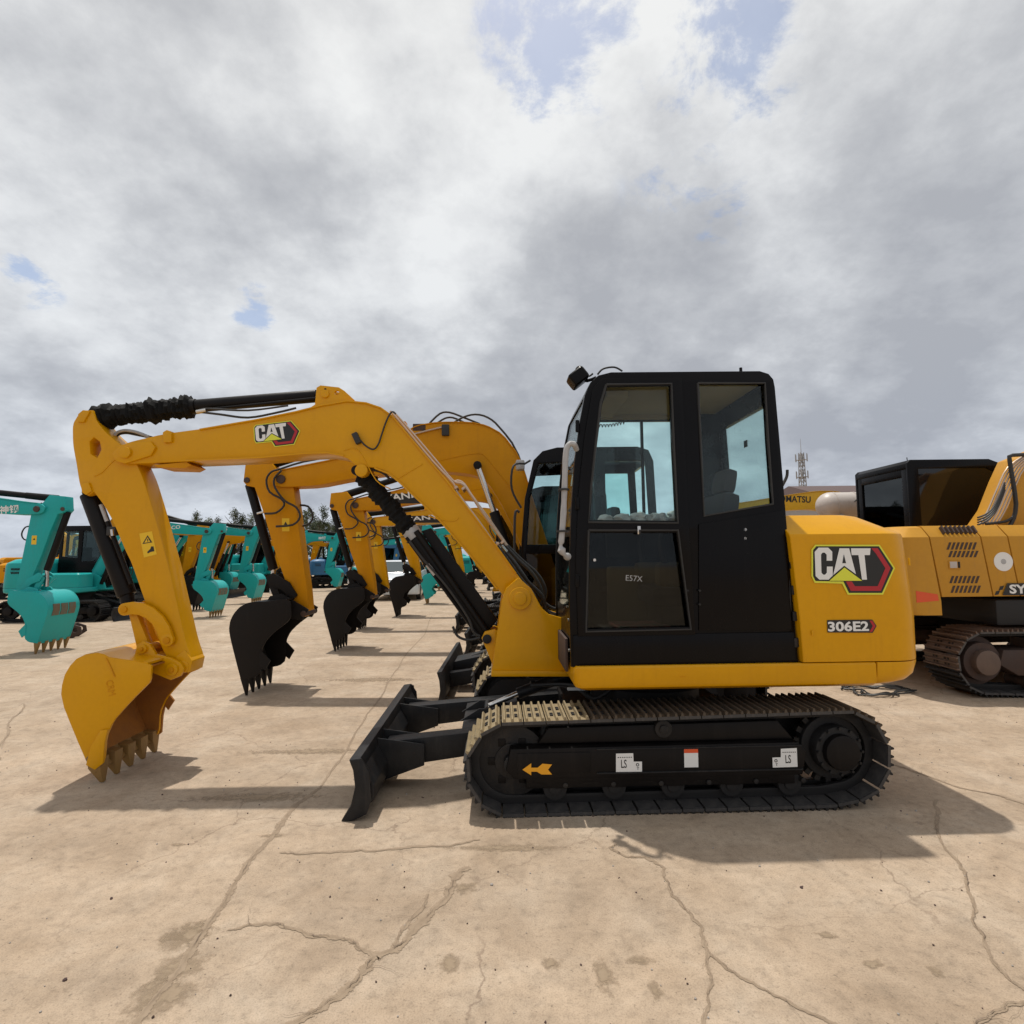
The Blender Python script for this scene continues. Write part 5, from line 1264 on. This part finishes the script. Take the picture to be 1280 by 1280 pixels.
for sx_, sy_ in cs: mb.tube([(sx_ * mw(0), sy_ * mw(0), 0), (sx_ * mw(H_), sy_ * mw(H_), H_)], .09, 'tower', 6, 0)
for z0, z1 in zip(lv, lv[1:]):
    for (a, b) in zip(cs, cs[1:] + cs[:1]):
        mb.tube([(a[0] * mw(z0), a[1] * mw(z0), z0), (b[0] * mw(z1), b[1] * mw(z1), z1)], .045, 'tower', 4, 0); mb.tube([(b[0] * mw(z0), b[1] * mw(z0), z0), (a[0] * mw(z1), a[1] * mw(z1), z1)], .045, 'tower', 4, 0)
mb.build('lattice', 'tower', t)
for z in (15.2, 18.3):
    mb = MB(); mb.cyl((0, 0, z - .05), (0, 0, z + .05), .7, None, 'tower', 12)
    for k in range(6): a = k * PI / 3; mb.box((1.05 * math.cos(a), 1.05 * math.sin(a), z + .4), (.14, .14, 1.3), 'tower', .02); mb.tube([(0, 0, z), (1.05 * math.cos(a), 1.05 * math.sin(a), z)], .04, 'tower', 4, 0)
    mb.build('antenna_ring', 'tower', t)
mb = MB(); mb.cyl((0, 0, H_), (0, 0, H_ + 2.6), .06, .02, 'tower', 6); mb.build('spire', 'tower', t)

def tree_meshes(seed, h, kind):
    rn = random.Random(seed); tr = MB()
    tr.tube([(0, 0, 0), (rn.uniform(-.1, .1), 0, h * .4), (rn.uniform(-.2, .2), rn.uniform(-.2, .2), h * .93)], .12, 'bark', 7, 3, radii=lambda t: .15 * (1 - t) + .03)
    for k in range(9):
        z = h * rn.uniform(.25, .8); a = rn.uniform(0, 2 * PI); l = rn.uniform(.5, 1.3)
        tr.tube([(0, 0, z), (l * math.cos(a) * .6, l * math.sin(a) * .6, z + l * .6), (l * math.cos(a), l * math.sin(a), z + l * 1.1)], .03, 'bark', 5, 2, radii=lambda t: .04 * (1 - t) + .01)
    V = []; Fc = []
    clumps = []
    for k in range(44):
        z = h * (.16 + .84 * rn.random() ** .85); w = (.95 if kind == 0 else .6) * (1.05 - ((z / h - .45) / .6) ** 2) * h / 6
        a = rn.uniform(0, 2 * PI); q = max(w, .12) * math.sqrt(rn.random()); clumps.append((q * math.cos(a), q * math.sin(a), z, rn.uniform(.22, .5)))
    for (cx_, cy_, cz_, cr_) in clumps:
        for _ in range(int(90 * cr_ / .4)):
            d = Vector((rn.gauss(0, 1), rn.gauss(0, 1), rn.gauss(0, 1.1))) * cr_ * .5; p = Vector((cx_, cy_, cz_)) + d
            s = rn.uniform(.05, .11); u = Vector((rn.gauss(0, 1), rn.gauss(0, 1), rn.gauss(0, 1))).normalized(); v = u.orthogonal().normalized()
            o = len(V); V += [tuple(p + u * s), tuple(p + v * s * .5), tuple(p - u * s), tuple(p - v * s * .5)]; Fc.append((o, o + 1, o + 2, o + 3))
    return tr, V, Fc
protos = []
for i, (h, kd, lm) in enumerate(((6.6, 0, 'leaf'), (6.0, 1, 'leafdry'), (7.2, 1, 'leaf'))):
    tr, V, Fc = tree_meshes(20 + i, h, kd)
    t = thing('tree', 'x', 'tree'); tr.build('trunk', 'bark', t)
    me = bpy.data.meshes.new('crown'); me.from_pydata(V, [], Fc); me.materials.append(M[lm]); c_ = bpy.data.objects.new('crown', me); C.objects.link(c_); c_.parent = t
    protos.append(t)
rn = random.Random(5)
TS = ['bushy green tree', 'slim grey-green tree', 'tall dark tree']
spots = []
for k in range(34):
    px = 244 + k * 8.6 + rn.uniform(-3, 3); Y = rn.choice((56, 61, 66)) + rn.uniform(-1, 1); spots.append((px, Y, rn.randrange(3), rn.uniform(.78, .98)))
for i, t in enumerate(protos): t.location = (-60 - i * 6, 75, 0); t['label'] = '%s far left beyond the yard' % TS[i]
used = [False] * 3
ordn = ['first', 'second', 'third', 'fourth', 'fifth', 'sixth', 'seventh', 'eighth', 'ninth', 'tenth', 'eleventh', 'twelfth', 'thirteenth', 'fourteenth', 'fifteenth', 'sixteenth', 'seventeenth', 'eighteenth', 'nineteenth', 'twentieth', 'twenty-first', 'twenty-second', 'twenty-third', 'twenty-fourth', 'twenty-fifth', 'twenty-sixth', 'twenty-seventh', 'twenty-eighth', 'twenty-ninth', 'thirtieth', 'thirty-first', 'thirty-second', 'thirty-third', 'thirty-fourth']
for k, (px, Y, kd, s) in enumerate(spots):
    X = (px - 640) / F * Y; lab = '%s in the far tree line, %s from its left end' % (TS[kd], ordn[k])
    if not used[kd]:
        t = protos[kd]; used[kd] = True; t.location = (X, Y, 0); t.rotation_euler.z = rn.uniform(0, 6); t['label'] = lab; t.scale = (s,) * 3; t['group'] = 'trees of the far tree line'
    else: dup(protos[kd], (X, Y, 0), rn.uniform(0, 6), lab, 'trees of the far tree line', s)

# ================================================================== GROUND
def ground_material():
    m, nt, b, out = newmat('concrete yard'); L = nt.links.new
    tc = N(nt, 'ShaderNodeTexCoord')
    def noi(s, d=8, r=.6, vec=None, dist=0):
        n = N(nt, 'ShaderNodeTexNoise'); n.inputs['Scale'].default_value = s; n.inputs['Detail'].default_value = d; n.inputs['Roughness'].default_value = r; n.inputs['Distortion'].default_value = dist
        L(vec or tc.outputs['Object'], n.inputs['Vector']); return n
    big = noi(.35, 6); mid = noi(1.7, 9, .65, None, .4); fine = noi(22, 8, .7); grit = noi(140, 4, .7)
    # streaks along x, as tyre and wash marks
    mp = N(nt, 'ShaderNodeMapping'); mp.inputs['Scale'].default_value = (.25, 1.3, 1); L(tc.outputs['Object'], mp.inputs['Vector'])
    stk = noi(1.6, 7, .6, mp.outputs[0], .6)
    c1 = ramp(nt, [(.30, (.36, .270, .188)), (.50, (.425, .328, .237)), (.72, (.485, .392, .298))]); L(mid.outputs['Fac'], c1.inputs['Fac'])
    c2 = ramp(nt, [(.35, .90), (.65, 1.05)]); L(stk.outputs['Fac'], c2.inputs['Fac'])
    c3 = ramp(nt, [(.3, .93), (.7, 1.05)]); L(big.outputs['Fac'], c3.inputs['Fac'])
    c4 = ramp(nt, [(.28, .70), (.46, .98), (.75, 1.12)]); L(fine.outputs['Fac'], c4.inputs['Fac'])
    c5 = ramp(nt, [(.30, .70), (.52, 1.03)]); L(grit.outputs['Fac'], c5.inputs['Fac'])
    cur = c1.outputs['Color']
    for c in (c2, c3, c4, c5):
        mu = N(nt, 'ShaderNodeMix', data_type='RGBA', blend_type='MULTIPLY'); mu.inputs['Factor'].default_value = 1
        L(cur, mu.inputs['A']); L(c.outputs['Color'], mu.inputs['B']); cur = mu.outputs['Result']
    pk_ = noi(55, 3, .6); rk = ramp(nt, [(.30, .62), (.37, 1.0)]); L(pk_.outputs['Fac'], rk.inputs['Fac'])
    mu = N(nt, 'ShaderNodeMix', data_type='RGBA', blend_type='MULTIPLY'); mu.inputs['Factor'].default_value = 1; L(cur, mu.inputs['A']); L(rk.outputs['Color'], mu.inputs['B']); cur = mu.outputs['Result']
    pt = noi(5.5, 8, .7, None, .5); rt = ramp(nt, [(.35, .86), (.5, 1.0), (.68, 1.1)]); L(pt.outputs['Fac'], rt.inputs['Fac'])
    mu = N(nt, 'ShaderNodeMix', data_type='RGBA', blend_type='MULTIPLY'); mu.inputs['Factor'].default_value = 1; L(cur, mu.inputs['A']); L(rt.outputs['Color'], mu.inputs['B']); cur = mu.outputs['Result']
    # dark blotches (oil, damp)
    bl_ = noi(2.6, 9, .7, None, .8); rb = ramp(nt, [(.64, 0), (.72, .55)]); L(bl_.outputs['Fac'], rb.inputs['Fac'])
    mx = N(nt, 'ShaderNodeMix', data_type='RGBA'); L(rb.outputs['Color'], mx.inputs['Factor']); L(cur, mx.inputs['A']); mx.inputs['B'].default_value = (.20, .145, .10, 1); cur = mx.outputs['Result']
    # hairline cracks: warped voronoi, only in patches
    wv = noi(1.3, 5, .6); wa = N(nt, 'ShaderNodeVectorMath', operation='MULTIPLY_ADD'); L(wv.outputs['Color'], wa.inputs[0]); wa.inputs[1].default_value = (.55, .55, .55); L(tc.outputs['Object'], wa.inputs[2])
    wf = noi(9, 6, .7); wb = N(nt, 'ShaderNodeVectorMath', operation='MULTIPLY_ADD'); L(wf.outputs['Color'], wb.inputs[0]); wb.inputs[1].default_value = (.10, .10, .10); L(wa.outputs[0], wb.inputs[2])
    vo = N(nt, 'ShaderNodeTexVoronoi', feature='DISTANCE_TO_EDGE'); vo.inputs['Scale'].default_value = .95; L(wb.outputs[0], vo.inputs['Vector'])
    rc = ramp(nt, [(0, 1), (.008, 0)]); L(vo.outputs['Distance'], rc.inputs['Fac'])
    pm = noi(.8, 3); rp_ = ramp(nt, [(.46, 0), (.56, .6)]); L(pm.outputs['Fac'], rp_.inputs['Fac'])
    mc = N(nt, 'ShaderNodeMath', operation='MULTIPLY'); L(rc.outputs['Color'], mc.inputs[0]); L(rp_.outputs['Color'], mc.inputs[1])
    mx2 = N(nt, 'ShaderNodeMix', data_type='RGBA'); L(mc.outputs[0], mx2.inputs['Factor']); L(cur, mx2.inputs['A']); mx2.inputs['B'].default_value = (.17, .12, .085, 1); cur = mx2.outputs['Result']
    L(cur, b.inputs['Base Color']); b.inputs['Roughness'].default_value = .85; b.inputs['Specular IOR Level'].default_value = .25
    # bump
    ad = N(nt, 'ShaderNodeMath', operation='MULTIPLY_ADD'); L(fine.outputs['Fac'], ad.inputs[0]); ad.inputs[1].default_value = 1.0; L(grit.outputs['Fac'], ad.inputs[2])
    a2 = N(nt, 'ShaderNodeMath', operation='SUBTRACT'); L(ad.outputs[0], a2.inputs[0]); L(mc.outputs[0], a2.inputs[1])
    bp = N(nt, 'ShaderNodeBump'); bp.inputs['Strength'].default_value = .35; bp.inputs['Distance'].default_value = .006; L(a2.outputs[0], bp.inputs['Height']); L(bp.outputs[0], b.inputs['Normal'])
    return m
M['ground'] = ground_material()
mb = MB(); mb.poly([(-900, -60, 0), (900, -60, 0), (900, 1500, 0), (-900, 1500, 0)]); g = mb.build('ground', 'ground', None, 0); g['kind'] = 'structure'

# cracks and joints: jagged thin sheets let into the concrete
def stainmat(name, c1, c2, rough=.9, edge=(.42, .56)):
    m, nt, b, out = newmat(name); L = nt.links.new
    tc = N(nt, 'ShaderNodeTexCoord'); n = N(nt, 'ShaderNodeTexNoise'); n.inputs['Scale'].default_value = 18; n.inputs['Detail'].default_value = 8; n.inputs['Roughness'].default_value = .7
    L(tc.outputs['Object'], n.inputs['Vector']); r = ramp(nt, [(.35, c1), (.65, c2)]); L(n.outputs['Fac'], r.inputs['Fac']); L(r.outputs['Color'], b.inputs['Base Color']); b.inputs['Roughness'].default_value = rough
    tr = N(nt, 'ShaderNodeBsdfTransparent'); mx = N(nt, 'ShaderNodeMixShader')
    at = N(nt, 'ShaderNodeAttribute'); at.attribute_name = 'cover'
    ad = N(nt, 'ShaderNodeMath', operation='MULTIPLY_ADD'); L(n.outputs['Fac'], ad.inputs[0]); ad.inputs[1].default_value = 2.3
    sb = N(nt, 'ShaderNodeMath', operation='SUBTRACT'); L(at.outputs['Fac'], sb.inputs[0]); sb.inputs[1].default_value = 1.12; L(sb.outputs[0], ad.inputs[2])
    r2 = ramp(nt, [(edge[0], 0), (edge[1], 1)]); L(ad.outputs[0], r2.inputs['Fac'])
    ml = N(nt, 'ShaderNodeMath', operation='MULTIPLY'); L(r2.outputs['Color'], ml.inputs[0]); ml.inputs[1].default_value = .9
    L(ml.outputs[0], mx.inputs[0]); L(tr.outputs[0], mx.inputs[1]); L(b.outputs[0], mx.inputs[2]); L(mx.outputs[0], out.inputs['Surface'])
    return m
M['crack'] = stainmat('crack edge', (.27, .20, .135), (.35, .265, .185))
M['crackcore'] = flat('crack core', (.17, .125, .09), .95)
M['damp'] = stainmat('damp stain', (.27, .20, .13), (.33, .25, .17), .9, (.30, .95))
rnd = random.Random(11)
def gp(px, py):
    d = ray(px, py); t = -CAM.z / d.z; p = CAM + d * t; return Vector((p.x, p.y))
def jag(P, amp, depth):
    for _ in range(depth):
        Q = [P[0]]
        for a, b in zip(P, P[1:]):
            d = b - a; n = Vector((-d.y, d.x)); Q += [a.lerp(b, rnd.uniform(.35, .65)) + n * rnd.uniform(-amp, amp), b]
        amp = min(.22, amp * 1.35)
        P = Q
    return P
class Sheets:
    def __init__(s, z): s.v = []; s.f = []; s.c = []; s.z = z
    def path(s, P, wfun, cover=True):
        n = len(P); base = None; s.z += .00006
        for i, p in enumerate(P):
            d = (P[min(i + 1, n - 1)] - P[max(i - 1, 0)]).normalized(); nn = Vector((-d.y, d.x)); w = wfun(i / (n - 1))
            row = len(s.v)
            for k, c in ((-1, 0), (0, 1), (1, 0)):
                q = p + nn * w * k; s.v.append((q.x, q.y, s.z)); s.c.append(c)
            if base is not None:
                for j in (0, 1): s.f.append((base + j, row + j, row + j + 1, base + j + 1))
            base = row
    def blob(s, c, rx, ry, n=28, seed=0):
        s.z += .00004; o = len(s.v); s.v.append((c.x, c.y, s.z)); s.c.append(1.1)
        for k in range(n):
            a = 2 * PI * k / n; rr = 1 + .35 * noise.noise(Vector((math.cos(a) * 1.7, math.sin(a) * 1.7, seed)))
            s.v.append((c.x + rx * rr * math.cos(a), c.y + ry * rr * math.sin(a), s.z)); s.c.append(0)
        for k in range(n): s.f.append((o, o + 1 + k, o + 1 + (k + 1) % n))
    def build(s, name, mat):
        me = bpy.data.meshes.new(name); me.from_pydata(s.v, [], s.f); me.materials.append(M[mat])
        at = me.attributes.new('cover', 'FLOAT', 'POINT'); at.data.foreach_set('value', [float(x) for x in s.c])
        o = bpy.data.objects.new(name, me); C.objects.link(o); o['kind'] = 'structure'; return o
halo = Sheets(.0022); core = Sheets(.0065)
def crack(pxs, w=.03, core_w=.0035, amp=.09, depth=5, br=0):
    w *= .45 if w < .045 else .75
    core_w *= .6
    P = jag([gp(*p) for p in pxs], amp, depth); sd = rnd.random() * 90
    halo.path(P[::4] + [P[-1]], lambda t: w * (.5 + 1.3 * abs(noise.noise(Vector((t * 14, sd, 0))))) + .006)
    core.path(P, lambda t: max(.0003, .7 * core_w * (.25 + 1.6 * noise.noise(Vector((t * 22, 0, sd))))) * min(1, 6 * t + .1, 6 * (1 - t) + .1))
    for _ in range(br):
        if rnd.random() < .6: continue
        i = rnd.randrange(len(P) - 2); a = P[i]; ang = rnd.uniform(0, 2 * PI); b = a + Vector((math.cos(ang), math.sin(ang))) * rnd.uniform(.08, .35)
        Q = jag([a, b], .15, 3); core.path(Q, lambda t: core_w * .3 * (1 - t) + .0002)
crack([(165, 1290), (235, 1195), (272, 1140), (310, 1078), (345, 1040), (372, 1005), (400, 985)], .045, .004, .03, 5, 6)
crack([(400, 985), (440, 925), (470, 880), (492, 842), (510, 815), (540, 770)], .03, .004, .02, 4)
crack([(330, 1300), (400, 1262), (437, 1235), (470, 1195), (492, 1187), (530, 1150), (560, 1120), (575, 1090), (588, 1085)], .05, .006, .08, 5, 10)
crack([(470, 1195), (445, 1180), (420, 1172), (360, 1160), (330, 1155), (285, 1163)], .035, .004, .10, 5, 6)
crack([(492, 1187), (505, 1160), (530, 1135), (535, 1118)], .03, .004, .1, 4, 4)
crack([(350, 1066), (375, 1068), (440, 1064), (500, 1061), (560, 1058), (600, 1050)], .03, .003, .06, 5, 4)
0 and crack([(610, 1215), (605, 1180), (620, 1170), (640, 1155), (660, 1120)], .022, .003, .1, 4, 4)
crack([(770, 1055), (762, 1060), (785, 1072), (808, 1072)], .03, .006, .08, 4, 2)
crack([(808, 1072), (830, 1085), (840, 1120), (878, 1160), (885, 1190), (925, 1222), (960, 1240), (1020, 1270), (1060, 1290)], .02, .0025, .08, 5, 6)
crack([(885, 1190), (890, 1230), (880, 1290)], .015, .002, .08, 4, 2)
crack([(1170, 1000), (1200, 1080), (1215, 1150), (1240, 1200), (1262, 1225), (1300, 1250)], .02, .003, .06, 5, 4)
crack([(1210, 1300), (1235, 1270), (1262, 1255), (1300, 1250)], .03, .005, .08, 4, 3)
crack([(1090, 948), (1130, 960), (1200, 985), (1250, 995), (1300, 1012)], .03, .004, .04, 5, 3)
0 and crack([(580, 1150), (640, 1105), (700, 1080), (740, 1062)], .016, .002, .08, 4, 3)
0 and crack([(100, 1170), (200, 1155), (262, 1150)], .014, .002, .08, 4, 2)
crack([(0, 772), (150, 790), (270, 812)], .02, .004, .03, 4)
crack([(30, 880), (10, 905), (0, 950)], .03, .004, .05, 4)
0 and crack([(930, 870), (1050, 905), (1150, 940), (1300, 985)], .05, .006, .02, 4)
halo.build('pavement', 'crack'); core.build('pavement', 'crackcore')
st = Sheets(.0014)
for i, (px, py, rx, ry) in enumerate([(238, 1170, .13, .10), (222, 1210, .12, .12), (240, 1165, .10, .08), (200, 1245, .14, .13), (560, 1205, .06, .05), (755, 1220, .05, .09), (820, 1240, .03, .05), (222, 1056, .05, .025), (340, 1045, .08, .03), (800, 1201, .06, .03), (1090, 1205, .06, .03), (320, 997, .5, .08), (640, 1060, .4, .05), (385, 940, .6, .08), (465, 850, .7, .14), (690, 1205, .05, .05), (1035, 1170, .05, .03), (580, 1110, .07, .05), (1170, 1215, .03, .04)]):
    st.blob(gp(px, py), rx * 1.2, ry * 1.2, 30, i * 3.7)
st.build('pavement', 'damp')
# grit and pebbles near the camera: uncountable
mb = MB()
for k in range(420):
    y = rnd.uniform(1.7, 6.0); x = rnd.uniform(-1, 1) * y; s = rnd.uniform(.002, .006) if rnd.random() < .93 else rnd.uniform(.006, .009)
    bmm = bmesh.new(); bmesh.ops.create_icosphere(bmm, subdivisions=1, radius=s)
    for v in bmm.verts: v.co *= rnd.uniform(.7, 1.2)
    bmesh.ops.translate(bmm, vec=(x, y, .002), verts=bmm.verts); mb._merge(bmm, rnd.choice(['wall', 'roof', 'rustiron', 'wall']))
gr_ = mb.build('gravel', 'wall', None, 0); gr_['kind'] = 'stuff'; gr_['label'] = 'scattered grit on the concrete yard'

# ================================================================== SKY AND SUN
SUN = Vector((-.15, .245, 1.0)).normalized()
elev = math.asin(SUN.z)
az = math.atan2(SUN.x, SUN.y)
w = bpy.data.worlds.new('World'); sc.world = w; w.use_nodes = True; nt = w.node_tree; L = nt.links.new
for n in list(nt.nodes): nt.nodes.remove(n)
out = N(nt, 'ShaderNodeOutputWorld'); bg = N(nt, 'ShaderNodeBackground'); L(bg.outputs[0], out.inputs[0])
sky = N(nt, 'ShaderNodeTexSky'); sky.sky_type = 'NISHITA'; sky.sun_disc = False; sky.sun_elevation = elev; sky.sun_rotation = az; sky.dust_density = 2.0; sky.air_density = 1.0
bg.inputs['Strength'].default_value = .11
tc = N(nt, 'ShaderNodeTexCoord'); sp = N(nt, 'ShaderNodeSeparateXYZ'); L(tc.outputs['Generated'], sp.inputs[0])
def mth(op, a, b=None, clamp=False):
    n = N(nt, 'ShaderNodeMath', operation=op); n.use_clamp = clamp
    for i, v in enumerate((a, b)):
        if v is None: continue
        if isinstance(v, (int, float)): n.inputs[i].default_value = v
        else: L(v, n.inputs[i])
    return n.outputs[0]
zc = mth('ADD', mth('MAXIMUM', sp.outputs['Z'], 0.0), .42)
cx = mth('DIVIDE', sp.outputs['X'], zc); cyy = mth('DIVIDE', sp.outputs['Y'], zc)
cv = N(nt, 'ShaderNodeCombineXYZ'); L(cx, cv.inputs[0]); L(cyy, cv.inputs[1])
def noi(s, d, r, off, dist=0, src=None):
    mp = N(nt, 'ShaderNodeMapping'); mp.inputs['Location'].default_value = off; L(src or cv.outputs[0], mp.inputs['Vector'])
    n = N(nt, 'ShaderNodeTexNoise'); n.inputs['Scale'].default_value = s; n.inputs['Detail'].default_value = d; n.inputs['Roughness'].default_value = r; n.inputs['Distortion'].default_value = dist
    L(mp.outputs[0], n.inputs['Vector']); return n
n1 = noi(1.7, 10, .48, (3.1, 1.7, 0)).outputs['Fac']
n2 = noi(4.9, 11, .58, (8.2, 4.4, 2), .0).outputs['Fac']
nw = noi(5.5, 7, .6, (1.2, 9.3, 5)).outputs['Fac']
def blob(px, py, r, amp, warp=.25):
    """a bank of cloud (or a gap) in one direction of the sky, its edge broken by noise"""
    d = ray(px, py).normalized()
    v = N(nt, 'ShaderNodeVectorMath', operation='DISTANCE'); L(tc.outputs['Generated'], v.inputs[0]); v.inputs[1].default_value = d
    dd = mth('ADD', v.outputs['Value'], mth('MULTIPLY', mth('SUBTRACT', nw, .5), -warp * 2))
    s = N(nt, 'ShaderNodeMapRange'); s.interpolation_type = 'SMOOTHSTEP'; L(dd, s.inputs['Value']); s.inputs['From Min'].default_value = r; s.inputs['From Max'].default_value = 0; s.inputs['To Min'].default_value = 0; s.inputs['To Max'].default_value = amp
    return s.outputs[0]
n4 = noi(11.5, 9, .62, (2.2, 7.4, 3), .1).outputs['Fac']
tone = mth('ADD', mth('ADD', mth('MULTIPLY', n1, .38), mth('MULTIPLY', n2, .44)), mth('MULTIPLY', n4, .18))
for (px, py, r, amp) in ((800, 345, .32, .085), (1180, 430, .50, .09), (1230, 120, .30, .04), (200, 200, .40, .03), (560, 590, .35, .05), (150, 560, .30, .05), (1000, 560, .35, .05),
                         (560, 40, .35, -.09), (90, 60, .45, -.05), (640, 190, .28, -.06), (820, 30, .22, -.08), (980, 60, .30, -.05), (60, 420, .35, -.06), (360, 440, .22, -.05), (950, 250, .22, -.05), (160, 640, .18, -.06), (1010, 400, .2, -.03)):
    tone = mth('ADD', tone, blob(px, py, r, amp, .12))
cr = ramp(nt, [(.36, (8.0, 8.05, 8.0)), (.435, (7.0, 7.06, 7.1)), (.49, (6.0, 6.08, 6.2)), (.55, (5.05, 5.14, 5.32)), (.64, (4.1, 4.2, 4.45))])
L(tone, cr.inputs['Fac'])
tint = ramp(nt, [(0, (.80, .86, .96)), (.30, (.92, .945, .985)), (.75, (1.0, 1.0, 1.0))]); L(sp.outputs['Z'], tint.inputs['Fac'])
m2 = N(nt, 'ShaderNodeVectorMath', operation='MULTIPLY'); L(cr.outputs['Color'], m2.inputs[0]); L(tint.outputs['Color'], m2.inputs[1])
gap = None
nh = noi(6.5, 11, .66, (5.5, 2.2, 7), .2).outputs['Fac']
for (px, py, r) in ((690, 35, .17), (745, -20, .17), (895, 15, .15), (905, 205, .17), (870, 110, .12), (318, 390, .055), (35, 338, .055)):
    b_ = blob(px, py, r, 1.0, .03)
    gap = b_ if gap is None else mth('MAXIMUM', gap, b_)
gm = mth('ADD', mth('SUBTRACT', gap, .52), mth('MULTIPLY', mth('SUBTRACT', nh, .5), 4.5))
gs = N(nt, 'ShaderNodeMapRange'); gs.interpolation_type = 'SMOOTHSTEP'; L(gm, gs.inputs['Value']); gs.inputs['From Min'].default_value = -.10; gs.inputs['From Max'].default_value = .55; gs.inputs['To Max'].default_value = .72
gf = mth('MULTIPLY', gs.outputs[0], mth('GREATER_THAN', gap, .001), True)
gf = mth('MULTIPLY', gf, mth('MINIMUM', mth('MULTIPLY', gap, 3.0), 1.0), True)
mx = N(nt, 'ShaderNodeMix', data_type='RGBA'); L(gf, mx.inputs['Factor']); L(m2.outputs[0], mx.inputs['A'])
sk = N(nt, 'ShaderNodeVectorMath', operation='SCALE'); L(sky.outputs[0], sk.inputs[0]); sk.inputs['Scale'].default_value = 1.25
L(sk.outputs[0], mx.inputs['B'])
L(mx.outputs['Result'], bg.inputs['Color'])
sun = bpy.data.lights.new('sun', 'SUN'); sun.energy = 3.3; sun.angle = R(.9); sun.color = (1, .95, .87)
so = bpy.data.objects.new('sun', sun); C.objects.link(so); so.rotation_euler = (-SUN).to_track_quat('-Z', 'Y').to_euler(); so.location = SUN * 50

# ================================================================== CAMERA
cam = bpy.data.cameras.new('camera'); co = bpy.data.objects.new('camera', cam); C.objects.link(co); sc.camera = co
co.matrix_world = Matrix(((r_.x, u_.x, -f_.x, CAM.x), (r_.y, u_.y, -f_.y, CAM.y), (r_.z, u_.z, -f_.z, CAM.z), (0, 0, 0, 1)))
cam.sensor_width = 36; cam.lens = 36 * F / 1280; cam.clip_end = 5000; cam.clip_start = .05
sc.render.resolution_x = 1024; sc.render.resolution_y = 1024
sc.view_settings.view_transform = 'Standard'; sc.view_settings.look = 'None'; sc.view_settings.exposure = 0; sc.view_settings.gamma = 1
sc.render.engine = 'CYCLES'
try: sc.cycles.transparent_max_bounces = 16
except Exception: pass
